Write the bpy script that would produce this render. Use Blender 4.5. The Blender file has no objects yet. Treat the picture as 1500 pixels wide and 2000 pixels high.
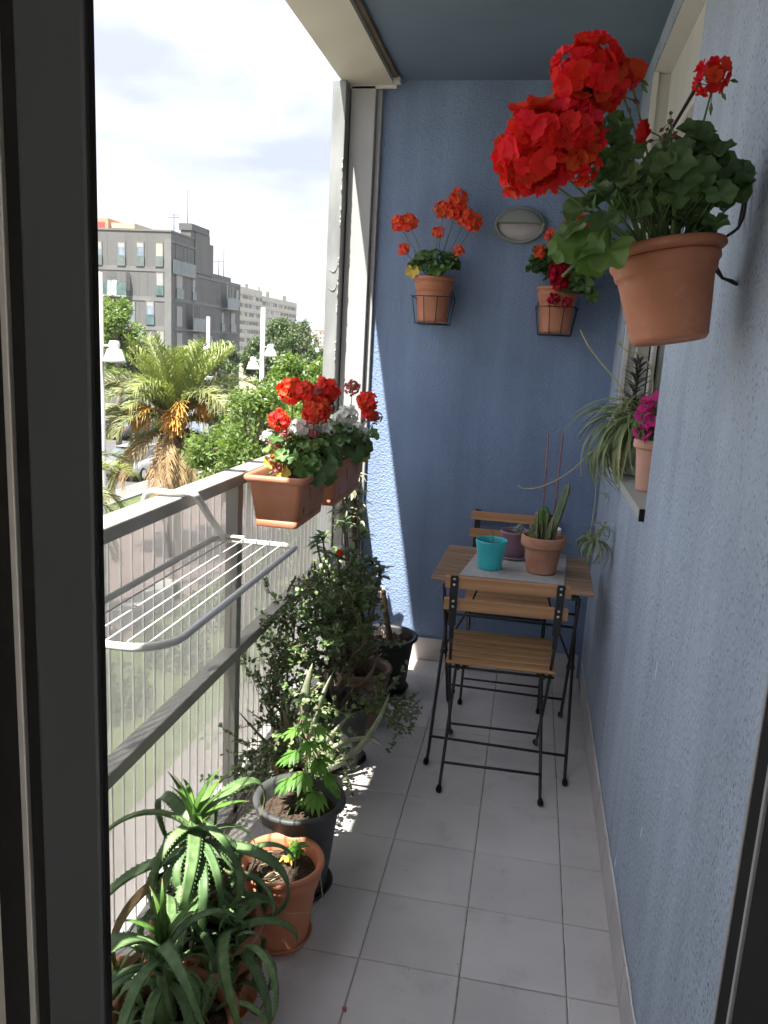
import bpy, bmesh, math, random
import numpy as np
from mathutils import Vector, Matrix, Euler

random.seed(7)
rng = np.random.default_rng(11)
PI = math.pi
S = bpy.context.scene
COL = S.collection

# ------------------------------------------------------------------ camera
cam_d = bpy.data.cameras.new("camera")
cam = bpy.data.objects.new("camera", cam_d)
COL.objects.link(cam)
r_ = Vector((0.98147195, 0.08775386, -0.1703293))      # world axes seen by the lens (rows: world X,Y,Z -> right,down,fwd)
RX = Vector((0.98147195, 0.18426583, 0.05252539))
DN = Vector((0.08775386, -0.18859422, -0.97812652))
FW = Vector((-0.1703293, 0.96461305, -0.20126997))
M = Matrix((RX, -DN, -FW)).transposed().to_4x4()
M.translation = Vector((0, 0, 1.5))
cam.matrix_world = M
cam_d.sensor_fit = 'VERTICAL'
cam_d.sensor_height = 24.0
cam_d.lens = 24.0 * 1560 / 2000
cam_d.clip_start = 0.02
cam_d.clip_end = 9000
S.camera = cam

# ------------------------------------------------------------------ world + sun
SUN_FROM = Vector((-0.18, -0.47, 1.0)).normalized()
w = bpy.data.worlds.new("World"); S.world = w; w.use_nodes = True
nt = w.node_tree; nt.nodes.clear()
N = nt.nodes.new; Lk = nt.links.new
out = N("ShaderNodeOutputWorld")
sky = N("ShaderNodeTexSky"); sky.sky_type = 'NISHITA'; sky.sun_disc = False
sky.sun_elevation = math.asin(SUN_FROM.z)
sky.sun_rotation = math.atan2(SUN_FROM.x, SUN_FROM.y)
sky.air_density = 1.0; sky.dust_density = 2.0; sky.ozone_density = 1.0
bg = N("ShaderNodeBackground"); bg.inputs[1].default_value = 0.05
Lk(sky.outputs[0], bg.inputs[0])
tc = N("ShaderNodeTexCoord")
mp = N("ShaderNodeMapping"); mp.inputs['Scale'].default_value = (1.0, 1.0, 2.6)
mp.inputs['Location'].default_value = (0.3, 0.2, 0.5)
Lk(tc.outputs['Generated'], mp.inputs[0])
n1 = N("ShaderNodeTexNoise"); n1.inputs['Scale'].default_value = 3.4; n1.inputs['Detail'].default_value = 6
n1.inputs['Roughness'].default_value = 0.52; n1.inputs['Distortion'].default_value = 0.4
Lk(mp.outputs[0], n1.inputs['Vector'])
cr = N("ShaderNodeValToRGB")
cr.color_ramp.elements[0].position = 0.37; cr.color_ramp.elements[0].color = (0.25, 0.265, 0.33, 1)
cr.color_ramp.elements[1].position = 0.72; cr.color_ramp.elements[1].color = (1.0, 1.0, 1.01, 1)
e = cr.color_ramp.elements.new(0.55); e.color = (0.41, 0.425, 0.475, 1)
Lk(n1.outputs[0], cr.inputs[0])
bg2 = N("ShaderNodeBackground"); CLOUD = 0.62
# thin overcast: three times as bright overhead as at the horizon (the usual (1 + 2 sin h) / 3)
sx = N("ShaderNodeSeparateXYZ"); Lk(tc.outputs['Generated'], sx.inputs[0])
zc = N("ShaderNodeClamp"); Lk(sx.outputs['Z'], zc.inputs[0])
ov = N("ShaderNodeMath"); ov.operation = 'MULTIPLY_ADD'; ov.inputs[1].default_value = 2 * CLOUD / 3; ov.inputs[2].default_value = CLOUD / 3
Lk(zc.outputs[0], ov.inputs[0]); Lk(ov.outputs[0], bg2.inputs[1])
Lk(cr.outputs[0], bg2.inputs[0])
mx = N("ShaderNodeMixShader"); mx.inputs[0].default_value = 0.94
Lk(bg.outputs[0], mx.inputs[1]); Lk(bg2.outputs[0], mx.inputs[2]); Lk(mx.outputs[0], out.inputs[0])

sd = bpy.data.lights.new("sun", 'SUN'); sd.energy = 2.0; sd.angle = math.radians(0.53); sd.color = (1.0, 0.955, 0.87)
so = bpy.data.objects.new("sun", sd); COL.objects.link(so)
so.rotation_euler = SUN_FROM.to_track_quat('Z', 'Y').to_euler(); so.location = (0, 0, 30)

S.view_settings.view_transform = 'Standard'
S.view_settings.look = 'None'
S.view_settings.exposure = 3.2
S.view_settings.gamma = 1.0
S.view_settings.use_curve_mapping = False
S.cycles.max_bounces = 9; S.cycles.diffuse_bounces = 6; S.cycles.transparent_max_bounces = 12
S.cycles.sample_clamp_indirect = 4.0

# ------------------------------------------------------------------ materials
def mat(name, c, rough=0.6, metal=0.0, var=0.15, vscale=8.0, c2=None, bump=0.0, bscale=60.0, trans=0.0,
        rnd=0.0, world=False, stain=0.0, scol=None, spec=0.5, stretch=(1, 1, 1), detail=4, bdist=0.01, coat=0.0, tcol=None):
    m = bpy.data.materials.new(name); m.use_nodes = True
    t = m.node_tree; t.nodes.clear(); n = t.nodes.new; l = t.links.new
    o = n("ShaderNodeOutputMaterial"); p = n("ShaderNodeBsdfPrincipled")
    p.inputs['Roughness'].default_value = rough; p.inputs['Metallic'].default_value = metal
    p.inputs['Specular IOR Level'].default_value = spec
    if coat: p.inputs['Coat Weight'].default_value = coat
    tcn = n("ShaderNodeTexCoord"); mpn = n("ShaderNodeMapping"); mpn.inputs['Scale'].default_value = stretch
    if world: l(n('ShaderNodeNewGeometry').outputs['Position'], mpn.inputs[0])
    else: l(tcn.outputs['Object'], mpn.inputs[0])
    nz = n("ShaderNodeTexNoise"); nz.inputs['Scale'].default_value = vscale; nz.inputs['Detail'].default_value = detail
    l(mpn.outputs[0], nz.inputs['Vector'])
    if c2 is None: c2 = tuple(min(1, x * (1 + 2 * var)) for x in c); c1 = tuple(x * (1 - var) for x in c)
    else: c1 = c
    rp = n("ShaderNodeValToRGB")
    rp.color_ramp.elements[0].position = 0.32; rp.color_ramp.elements[0].color = (*c1, 1)
    rp.color_ramp.elements[1].position = 0.68; rp.color_ramp.elements[1].color = (*c2, 1)
    l(nz.outputs[0], rp.inputs[0])
    colout = rp.outputs[0]
    if rnd > 0:
        oi = n("ShaderNodeObjectInfo"); hs = n("ShaderNodeHueSaturation")
        mr = n("ShaderNodeMapRange"); mr.inputs['To Min'].default_value = 1 - rnd; mr.inputs['To Max'].default_value = 1 + rnd
        l(oi.outputs['Random'], mr.inputs['Value']); l(mr.outputs[0], hs.inputs['Value'])
        mr2 = n("ShaderNodeMapRange"); mr2.inputs['To Min'].default_value = 0.5 + rnd * 0.06; mr2.inputs['To Max'].default_value = 0.5 - rnd * 0.06
        l(oi.outputs['Random'], mr2.inputs['Value']); l(mr2.outputs[0], hs.inputs['Hue'])
        l(colout, hs.inputs['Color']); colout = hs.outputs[0]
    if stain > 0:     # dried splashes and dirt with their own outline
        s1 = n("ShaderNodeTexNoise"); s1.inputs['Scale'].default_value = vscale * 2.3; s1.inputs['Detail'].default_value = 9; s1.inputs['Roughness'].default_value = .68
        l(mpn.outputs[0], s1.inputs['Vector']); s2 = n("ShaderNodeMapRange"); s2.inputs['From Min'].default_value = .56; s2.inputs['From Max'].default_value = .72
        s2.inputs['To Max'].default_value = stain; l(s1.outputs[0], s2.inputs['Value']); s3 = n("ShaderNodeMix"); s3.data_type = 'RGBA'
        l(s2.outputs[0], s3.inputs['Factor']); l(colout, s3.inputs['A']); s3.inputs['B'].default_value = (*(scol or [x * .45 for x in c]), 1); colout = s3.outputs['Result']
    l(colout, p.inputs['Base Color'])
    if bump > 0:
        bz = n("ShaderNodeTexNoise"); bz.inputs['Scale'].default_value = bscale; bz.inputs['Detail'].default_value = 3
        l(mpn.outputs[0], bz.inputs['Vector'])
        bp = n("ShaderNodeBump"); bp.inputs['Strength'].default_value = bump; bp.inputs['Distance'].default_value = bdist
        l(bz.outputs[0], bp.inputs['Height']); l(bp.outputs[0], p.inputs['Normal'])
    last = p.outputs[0]
    if trans > 0:
        tr = n("ShaderNodeBsdfTranslucent"); ms = n("ShaderNodeMixShader"); ms.inputs[0].default_value = trans
        if tcol is None: l(colout, tr.inputs[0])
        else: tr.inputs[0].default_value = (*tcol, 1)
        l(last, ms.inputs[1]); l(tr.outputs[0], ms.inputs[2]); last = ms.outputs[0]
    l(last, o.inputs[0])
    return m

def stucco(name, c, grain=150, bump=0.6, pits=0.0):
    """rough painted render: sandy relief, slow blotches, rain streaks, small dark specks"""
    m = bpy.data.materials.new(name); m.use_nodes = True
    t = m.node_tree; t.nodes.clear(); n = t.nodes.new; l = t.links.new
    o = n("ShaderNodeOutputMaterial"); p = n("ShaderNodeBsdfPrincipled"); p.inputs['Roughness'].default_value = 0.9
    p.inputs['Specular IOR Level'].default_value = 0.25
    tcn = n("ShaderNodeTexCoord")
    big = n("ShaderNodeTexNoise"); big.inputs['Scale'].default_value = 2.2; big.inputs['Detail'].default_value = 5
    l(tcn.outputs['Object'], big.inputs['Vector'])
    mpn = n("ShaderNodeMapping"); mpn.inputs['Scale'].default_value = (9, 9, 0.55); l(tcn.outputs['Object'], mpn.inputs[0])
    stk = n("ShaderNodeTexNoise"); stk.inputs['Scale'].default_value = 1.0; stk.inputs['Detail'].default_value = 5
    l(mpn.outputs[0], stk.inputs['Vector'])
    add = n("ShaderNodeMath"); add.operation = 'ADD'; l(big.outputs[0], add.inputs[0]); l(stk.outputs[0], add.inputs[1])
    rp = n("ShaderNodeValToRGB")
    rp.color_ramp.elements[0].position = 0.36; rp.color_ramp.elements[0].color = (*[x * 0.80 for x in c], 1)
    rp.color_ramp.elements[1].position = 0.66; rp.color_ramp.elements[1].color = (*[min(1, x * 1.12 + 0.008) for x in c], 1)
    hv = n("ShaderNodeMath"); hv.operation = 'MULTIPLY'; hv.inputs[1].default_value = 0.5
    l(add.outputs[0], hv.inputs[0]); l(hv.outputs[0], rp.inputs[0])
    colout = rp.outputs[0]
    g1 = n("ShaderNodeTexNoise"); g1.inputs['Scale'].default_value = grain; g1.inputs['Detail'].default_value = 3
    g1.inputs['Roughness'].default_value = 0.6
    l(tcn.outputs['Object'], g1.inputs['Vector'])
    vo = n("ShaderNodeTexVoronoi"); vo.inputs['Scale'].default_value = grain * 0.62
    l(tcn.outputs['Object'], vo.inputs['Vector'])
    if pits > 0:      # small dark specks in the colour, denser in streaky patches
        vz = n("ShaderNodeTexVoronoi"); vz.inputs['Scale'].default_value = 150
        dz = n("ShaderNodeMapping"); dz.inputs['Scale'].default_value = (1, 0.8, 0.55); l(tcn.outputs['Object'], dz.inputs[0])
        l(dz.outputs[0], vz.inputs['Vector'])
        th = n("ShaderNodeMapRange"); th.inputs['From Min'].default_value = 0.22; th.inputs['From Max'].default_value = 0.42
        th.inputs['To Min'].default_value = 1; th.inputs['To Max'].default_value = 0
        l(vz.outputs['Distance'], th.inputs['Value'])
        sep = n("ShaderNodeSeparateColor"); l(vz.outputs['Color'], sep.inputs[0])
        msk = n("ShaderNodeTexNoise"); msk.inputs['Scale'].default_value = 5.5; msk.inputs['Detail'].default_value = 3
        l(mpn.outputs[0], msk.inputs['Vector'])
        msk.inputs['Scale'].default_value = 1.3
        ad = n("ShaderNodeMath"); ad.operation = 'ADD'; l(sep.outputs[0], ad.inputs[0]); l(msk.outputs[0], ad.inputs[1])
        gt = n("ShaderNodeMapRange"); gt.inputs['From Min'].default_value = 0.86; gt.inputs['From Max'].default_value = 1.08
        l(ad.outputs[0], gt.inputs['Value'])
        mu = n("ShaderNodeMath"); mu.operation = 'MULTIPLY'; l(th.outputs[0], mu.inputs[0]); l(gt.outputs[0], mu.inputs[1])
        m3 = n("ShaderNodeMath"); m3.operation = 'MULTIPLY'; m3.inputs[1].default_value = pits; l(mu.outputs[0], m3.inputs[0])
        mc = n("ShaderNodeMix"); mc.data_type = 'RGBA'
        l(m3.outputs[0], mc.inputs['Factor']); l(colout, mc.inputs['A']); mc.inputs['B'].default_value = (0.05, 0.055, 0.065, 1)
        colout = mc.outputs['Result']
    l(colout, p.inputs['Base Color'])
    sm = n("ShaderNodeMath"); sm.operation = 'MULTIPLY_ADD'; sm.inputs[1].default_value = 0.6
    l(vo.outputs['Distance'], sm.inputs[0]); l(g1.outputs[0], sm.inputs[2])
    bp = n("ShaderNodeBump"); bp.inputs['Strength'].default_value = bump; bp.inputs['Distance'].default_value = 0.006
    l(sm.outputs[0], bp.inputs['Height']); l(bp.outputs[0], p.inputs['Normal'])
    l(p.outputs[0], o.inputs[0])
    return m

def wood(name, c1, c2, axis=0):
    st = [40, 40, 40]; st[axis] = 2.2
    return mat(name, c1, c2=c2, rough=0.55, vscale=1.0, stretch=tuple(st), detail=6, bump=0.25, bscale=3.0, bdist=0.002, rnd=0.18)

MT = {}
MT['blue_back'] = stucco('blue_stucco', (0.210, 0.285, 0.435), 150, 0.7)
MT['blue_side'] = stucco('blue_stucco_worn_skylit', (0.375, 0.44, 0.535), 120, 0.9, pits=0.92)  # paler than the end wall: its stronger sky light is put into the colour
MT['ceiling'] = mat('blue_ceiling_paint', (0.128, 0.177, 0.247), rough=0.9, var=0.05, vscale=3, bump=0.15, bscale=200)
MT['tile'] = mat('floor_tile', (0.578, 0.546, 0.530), c2=(0.696, 0.663, 0.642), rough=0.5, vscale=3.5, detail=7, rnd=0.045, world=True, stain=.30, bump=0.06, bscale=90, bdist=0.003)
MT['skirt'] = mat('skirting_tile', (0.50, 0.465, 0.45), rough=0.45, world=True, stain=.25, var=0.06, vscale=4, rnd=0.03)
MT['grout'] = mat('grout', (0.33, 0.275, 0.235), rough=0.95, var=0.25, vscale=20, bump=0.3)
MT['concrete'] = mat('concrete', (0.259, 0.252, 0.238), rough=0.9, var=0.12, vscale=3, bump=0.3)
MT['caulk'] = mat('white_caulk', (0.7, 0.69, 0.66), rough=0.6)
MT['alu_white'] = mat('white_lacquered_metal', (0.370, 0.374, 0.377), rough=0.45, var=0.03, vscale=4, spec=0.4)
MT['alu_beige'] = mat('cream_metal', (0.52, 0.50, 0.43), rough=0.5, var=0.05, vscale=3)
MT['galv'] = mat('galvanised_steel', (0.240, 0.248, 0.248), rough=0.5, metal=0.35, var=0.16, vscale=14, bump=0.05, stretch=(1, 1, 0.3))
MT['rail'] = mat('grey_painted_steel', (0.306, 0.297, 0.276), rough=0.5, metal=0.1, var=0.08, vscale=9)
MT['mesh'] = mat('steel_mesh', (0.62, 0.61, 0.59), rough=0.5, metal=0.2, var=0.05)
MT['rib'] = mat('pale_steel', (0.80, 0.79, 0.78), rough=0.5, metal=0.1, var=0.05)
MT['brown_gap'] = mat('brown_gap_shade', (0.12, 0.095, 0.06), rough=0.9)
MT['frame_dark'] = mat('dark_grey_aluminium', (0.052, 0.059, 0.070), rough=0.45, metal=0.2, var=0.06, vscale=3, spec=0.4)
MT['frame_lite'] = mat('silver_aluminium', (0.42, 0.42, 0.42), rough=0.4, metal=0.4, var=0.04)
MT['rubber'] = mat('black_rubber', (0.012, 0.012, 0.013), rough=0.75, var=0.05, spec=0.2)
MT['room'] = mat('room_plaster', (0.70, 0.68, 0.64), rough=0.9)
MT['win_white'] = mat('white_window_paint', (0.60, 0.59, 0.56), rough=0.5, var=0.04, vscale=5)
MT['glass'] = mat('window_glass', (0.10, 0.115, 0.125), rough=0.08, var=0.1, vscale=1.0, spec=0.6)
MT['pane'] = bpy.data.materials.new('clear_pane'); MT['pane'].use_nodes = True
_t = MT['pane'].node_tree; _t.nodes.clear(); _o = _t.nodes.new('ShaderNodeOutputMaterial'); _m = _t.nodes.new('ShaderNodeMixShader'); _tr = _t.nodes.new('ShaderNodeBsdfTransparent'); _g = _t.nodes.new('ShaderNodeBsdfGlossy'); _f = _t.nodes.new('ShaderNodeFresnel')
_tr.inputs[0].default_value = (.88, .9, .89, 1); _g.inputs['Roughness'].default_value = .03; _f.inputs[0].default_value = 1.5
_t.links.new(_f.outputs[0], _m.inputs[0]); _t.links.new(_tr.outputs[0], _m.inputs[1]); _t.links.new(_g.outputs[0], _m.inputs[2]); _t.links.new(_m.outputs[0], _o.inputs[0])
MT['terra'] = mat('terracotta_plastic', (0.37, 0.140, 0.075), c2=(0.47, 0.195, 0.112), rough=0.55, vscale=9, detail=9, bump=.04, bscale=200, stain=.42, scol=(.52, .36, .29), spec=0.4)
MT['terra_clay'] = mat('fired_clay', (0.40, 0.175, 0.10), c2=(0.52, 0.29, 0.20), rough=0.85, vscale=14, detail=6, bump=0.1, bscale=90, stretch=(1, 1, 1.6))
MT['terra_pink'] = mat('pale_clay', (0.56, 0.30, 0.22), c2=(0.62, 0.37, 0.28), rough=0.85, vscale=10)
MT['terra_orange'] = mat('orange_plastic', (0.47, 0.17, 0.085), c2=(0.56, 0.23, 0.125), rough=0.55, vscale=8, detail=8, stain=.4, scol=(.56, .38, .29))
MT['terra_brown'] = mat('brown_plastic', (0.19, 0.115, 0.075), rough=0.5, vscale=6)
MT['pot_grey'] = mat('anthracite_plastic', (0.058, 0.06, 0.062), rough=0.55, stain=.4, var=0.1, vscale=20, spec=0.45)
MT['pot_black'] = mat('black_plastic', (0.02, 0.02, 0.02), rough=0.5, var=0.1, spec=0.4)
MT['turq'] = mat('turquoise_glaze', (0.05, 0.50, 0.56), rough=0.3, var=0.05, vscale=8)
MT['mauve'] = mat('mauve_glaze', (0.29, 0.16, 0.22), rough=0.35, var=0.06)
MT['pinkpot'] = mat('pink_glaze', (0.66, 0.42, 0.46), rough=0.4, var=0.03)
MT['whiteglaze'] = mat('white_glaze', (0.75, 0.72, 0.71), rough=0.4, var=0.03)
MT['curtain'] = mat('net_curtain', (0.62, 0.61, 0.58), rough=0.9, var=.04)
MT['palegrey'] = mat('pale_grey_plastic', (0.42, 0.43, 0.40), rough=0.5, var=0.05)
MT['soil'] = mat('dark_soil', (0.028, 0.017, 0.011), c2=(0.085, 0.055, 0.038), rough=0.95, vscale=60, bump=1.0, bscale=120, bdist=0.01)
MT['crumb'] = mat('soil_crumb', (0.035, 0.022, 0.015), c2=(0.11, 0.07, 0.05), rough=0.95, vscale=50)
MT['leaf_ger'] = mat('geranium_leaf', (0.062, 0.125, 0.048), c2=(0.135, 0.225, 0.095), rough=0.48, vscale=30, trans=0.22, rnd=0.3, spec=0.35, tcol=(0.10, 0.22, 0.03))
MT['leaf_ger_lit'] = mat('sunlit_geranium_leaf', (0.070, 0.145, 0.036), c2=(0.13, 0.235, 0.065), rough=0.5, vscale=40, trans=0.28, rnd=0.35, tcol=(0.16, 0.30, 0.03))  # brighter copy of the geranium leaf, sunlight put into its green
MT['leaf_yellow'] = mat('withered_leaf', (0.52, 0.36, 0.06), rough=0.7, var=0.2, vscale=30, trans=0.2)
MT['stem_g'] = mat('green_stem', (0.10, 0.16, 0.055), rough=0.6, var=0.2, vscale=20)
MT['red'] = mat('red_petal', (0.70, 0.020, 0.016), c2=(0.86, 0.075, 0.045), rough=0.6, vscale=40, trans=0.35, rnd=0.24, spec=0.15, tcol=(0.85, 0.02, 0.012))
MT['orange'] = mat('orange_red_petal', (0.82, 0.10, 0.04), c2=(0.90, 0.20, 0.09), rough=0.6, vscale=60, trans=0.35, rnd=0.24, spec=0.15, tcol=(0.9, 0.09, 0.03))
MT['scarlet'] = mat('scarlet_petal', (0.74, 0.050, 0.022), c2=(0.82, 0.14, 0.08), rough=0.6, vscale=60, trans=0.35, rnd=0.24, spec=0.15, tcol=(0.9, 0.05, 0.02))
MT['crimson'] = mat('crimson_petal', (0.38, 0.006, 0.035), c2=(0.5, 0.012, 0.05), rough=0.6, vscale=60, trans=0.3, rnd=0.15, spec=0.15)
MT['faded'] = mat('faded_petal', (0.34, 0.05, 0.055), c2=(0.55, 0.22, 0.19), rough=0.7, vscale=70, trans=0.25, rnd=0.2)
MT['white_petal'] = mat('white_petal', (0.75, 0.75, 0.70), rough=0.6, var=0.05, trans=0.3, rnd=0.05)
MT['pink_petal'] = mat('magenta_petal', (0.72, 0.035, 0.30), c2=(0.8, 0.10, 0.42), rough=0.6, vscale=60, trans=0.35, rnd=0.1)
MT['bud'] = mat('dark_bud', (0.13, 0.05, 0.035), rough=0.6, var=0.3)
MT['aloe'] = mat('aloe_leaf', (0.083, 0.163, 0.057), c2=(0.188, 0.294, 0.125), rough=0.5, vscale=14, rnd=0.22, spec=0.45, trans=0.12, tcol=(0.15, 0.28, 0.03))
MT['aloe_tip'] = mat('sunlit_young_aloe_leaf', (0.085, 0.19, 0.032), c2=(0.12, 0.25, 0.05), rough=0.42, vscale=9, rnd=0.15, trans=0.2, tcol=(0.22, 0.36, 0.04))  # short upper leaves, the sunlit yellow-green is in their colour
MT['aloevera'] = mat('grey_green_aloe', (0.196, 0.230, 0.138), c2=(0.310, 0.333, 0.241), rough=0.5, vscale=25, rnd=0.15)
MT['aloevera_dry'] = mat('pinkish_aloe', (0.27, 0.17, 0.12), c2=(0.22, 0.21, 0.14), rough=0.6, vscale=9)
MT['jade'] = mat('small_succulent_leaf', (0.080, 0.145, 0.046), c2=(0.20, 0.285, 0.12), rough=0.4, vscale=22, spec=0.5, trans=0.1)
MT['jade_lit'] = mat('sunlit_succulent_leaf', (0.13, 0.22, 0.05), c2=(0.2, 0.3, 0.09), rough=0.4, vscale=22, trans=0.2)  # leaves caught by the sun, their brightness put into the colour
MT['bark'] = mat('brown_stem', (0.10, 0.065, 0.045), c2=(0.2, 0.15, 0.11), rough=0.85, vscale=25, bump=0.4, bscale=80)
MT['whorl'] = mat('euphorbia_leaf', (0.075, 0.14, 0.042), c2=(0.14, 0.22, 0.08), rough=0.5, vscale=25, rnd=0.3, trans=0.15)
MT['varieg'] = mat('variegated_leaf', (0.06, 0.085, 0.04), c2=(0.42, 0.42, 0.28), rough=0.5, vscale=18, rnd=0.25, stretch=(3, 0.6, 3), trans=0.1)
MT['sap'] = mat('bright_seedling_leaf', (0.09, 0.22, 0.035), c2=(0.15, 0.32, 0.06), rough=0.5, vscale=25, rnd=0.2, trans=0.35, tcol=(0.30, 0.55, 0.05))
MT['spider'] = mat('spider_plant_leaf', (0.14, 0.215, 0.065), c2=(0.46, 0.50, 0.28), rough=0.5, vscale=3, stretch=(90, 1, 1), rnd=0.25, trans=0.2)
MT['runner'] = mat('dry_runner', (0.40, 0.36, 0.20), rough=0.7)
MT['spiky'] = mat('dark_spiky_leaf', (0.05, 0.065, 0.045), c2=(0.10, 0.115, 0.09), rough=0.5, vscale=20, rnd=0.3)
MT['cactus'] = mat('cactus_skin', (0.045, 0.10, 0.045), c2=(0.085, 0.17, 0.07), rough=0.5, vscale=30)
MT['cactus_rib'] = mat('corky_cactus_edge', (0.22, 0.17, 0.10), rough=0.8, var=0.3, vscale=60)
MT['cactus_pale'] = mat('bluish_succulent', (0.20, 0.28, 0.23), c2=(0.3, 0.38, 0.32), rough=0.55, vscale=30)
MT['stick'] = mat('reddish_cane', (0.26, 0.12, 0.10), rough=0.7, var=0.2, vscale=40)
MT['deadwood'] = mat('broken_stem', (0.42, 0.25, 0.14), c2=(0.62, 0.50, 0.36), rough=0.8, vscale=30, bump=0.4)
MT['slat'] = wood('acacia_slat', (0.32, 0.165, 0.072), (0.50, 0.29, 0.135))
MT['slat_grey'] = wood('weathered_slat', (0.22, 0.13, 0.075), (0.40, 0.26, 0.155))
MT['black_metal'] = mat('black_lacquered_steel', (0.018, 0.019, 0.018), rough=0.45, var=0.1, vscale=30, spec=0.5)
MT['black_wire'] = mat('black_wire', (0.015, 0.015, 0.015), rough=0.5)
MT['bolt'] = mat('zinc_bolt', (0.6, 0.6, 0.58), rough=0.35, metal=0.6)
MT['mat_grey'] = mat('grey_runner_cloth', (0.42, 0.405, 0.39), rough=0.9, var=0.06, vscale=60, bump=0.3, bscale=350, bdist=0.002)
MT['rack'] = mat('white_plastic_coating', (0.612, 0.608, 0.578), rough=0.4, var=0.04, vscale=12)
MT['lamp_grey'] = mat('grey_lamp_body', (0.23, 0.25, 0.24), rough=0.5, var=0.04)
MT['lamp_glass'] = mat('frosted_glass', (0.36, 0.35, 0.37), rough=0.25, var=0.05, vscale=10)
MT['clear'] = mat('clear_plastic', (0.35, 0.32, 0.33), rough=0.15, var=0.05, spec=0.7)

# ------------------------------------------------------------------ mesh builder
class MB:
    def __init__(s): s.v = []; s.f = []; s.mi = []; s.sm = []; s.n = 0
    def add(s, vs, fs, mi=0, smooth=False):
        o = s.n; s.v.extend([tuple(map(float, p)) for p in vs]); s.n += len(vs)
        for f in fs: s.f.append(tuple(i + o for i in f)); s.mi.append(mi); s.sm.append(smooth)
        return s
    def box(s, x0, x1, y0, y1, z0, z1, mi=0):
        return s.add([(x0,y0,z0),(x1,y0,z0),(x1,y1,z0),(x0,y1,z0),(x0,y0,z1),(x1,y0,z1),(x1,y1,z1),(x0,y1,z1)],
              [(0,3,2,1),(4,5,6,7),(0,1,5,4),(1,2,6,5),(2,3,7,6),(3,0,4,7)], mi)
    def bar(s, a, b, wx, wz, side=(0,0,1), mi=0):
        a = Vector(a); b = Vector(b); d = (b - a).normalized(); sd_ = Vector(side); u = d.cross(sd_)
        if u.length < 1e-5: u = d.cross(Vector((1, 0, 0)))
        u.normalize(); v = u.cross(d).normalized(); u = u * wx / 2; v = v * wz / 2
        vs = [a-u-v, a+u-v, a+u+v, a-u+v, b-u-v, b+u-v, b+u+v, b-u+v]
        return s.add(vs, [(0,3,2,1),(4,5,6,7),(0,1,5,4),(1,2,6,5),(2,3,7,6),(3,0,4,7)], mi)
    def tube(s, pts, r, n=6, mi=0, cap=True, flat=1.0):
        P = [Vector(p) for p in pts]; k = len(P)
        R = [r] * k if isinstance(r, (int, float)) else list(r)
        if k < 2: return s
        t0 = (P[1] - P[0]).normalized(); a = Vector((0, 0, 1)) if abs(t0.z) < 0.9 else Vector((1, 0, 0))
        u = t0.cross(a).normalized(); vs = []
        for i in range(k):
            t = (P[min(i + 1, k - 1)] - P[max(i - 1, 0)])
            t = t.normalized() if t.length > 1e-9 else t0
            u = (u - t * u.dot(t)); u = u.normalized() if u.length > 1e-6 else t.orthogonal().normalized()
            v = t.cross(u)
            for j in range(n):
                an = 2 * PI * j / n; vs.append(P[i] + (u * math.cos(an) + v * math.sin(an) * flat) * R[i])
        fs = []
        for i in range(k - 1):
            for j in range(n):
                fs.append((i*n+j, i*n+(j+1)%n, (i+1)*n+(j+1)%n, (i+1)*n+j))
        if cap: fs.append(tuple(reversed(range(n)))); fs.append(tuple(range((k-1)*n, k*n)))
        return s.add(vs, fs, mi, True)
    def lathe(s, prof, n=40, c=(0, 0, 0), mi=0, sx=1.0, sy=1.0, smooth=True, mis=None):
        vs = []
        for r, z in prof:
            for j in range(n):
                a = 2 * PI * j / n; vs.append((c[0] + r * sx * math.cos(a), c[1] + r * sy * math.sin(a), c[2] + z))
        o = s.n; s.v.extend(vs); s.n += len(vs)
        for i in range(len(prof) - 1):
            for j in range(n):
                s.f.append((o+i*n+j, o+i*n+(j+1)%n, o+(i+1)*n+(j+1)%n, o+(i+1)*n+j)); s.mi.append(mis[i] if mis else mi); s.sm.append(smooth)
        return s
    def loft(s, rings, mi=0, smooth=True, cap0=False, cap1=False):
        n = len(rings[0]); vs = [p for r in rings for p in r]; fs = []
        for i in range(len(rings) - 1):
            for j in range(n): fs.append((i*n+j, i*n+(j+1)%n, (i+1)*n+(j+1)%n, (i+1)*n+j))
        if cap0: fs.append(tuple(reversed(range(n))))
        if cap1: fs.append(tuple(range((len(rings)-1)*n, len(rings)*n)))
        return s.add(vs, fs, mi, smooth)
    def mesh(s, name, mats):
        me = bpy.data.meshes.new(name); me.from_pydata(s.v, [], s.f); me.update()
        if not isinstance(mats, (list, tuple)): mats = [mats]
        for m in mats: me.materials.append(MT[m] if isinstance(m, str) else m)
        me.polygons.foreach_set('use_smooth', s.sm)
        if len(mats) > 1: me.polygons.foreach_set('material_index', s.mi)
        return me
    def build(s, name, mats, parent=None, bevel=0.0, label=None, kind=None, loc=None):
        return obj(name, s.mesh(name, mats), parent, bevel, label, kind, loc)

def obj(name, me, parent=None, bevel=0.0, label=None, kind=None, loc=None, mw=None):
    o = bpy.data.objects.new(name, me); COL.objects.link(o)
    if parent: o.parent = parent
    if loc is not None: o.location = loc
    if mw is not None: o.matrix_local = mw
    if label: o['label'] = label
    if kind: o['kind'] = kind
    if bevel:
        b = o.modifiers.new('bevel', 'BEVEL'); b.width = bevel; b.segments = 2; b.limit_method = 'ANGLE'; b.angle_limit = math.radians(40)
        try: o.modifiers.new('wn', 'WEIGHTED_NORMAL').keep_sharp = True
        except Exception: pass
    return o

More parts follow.
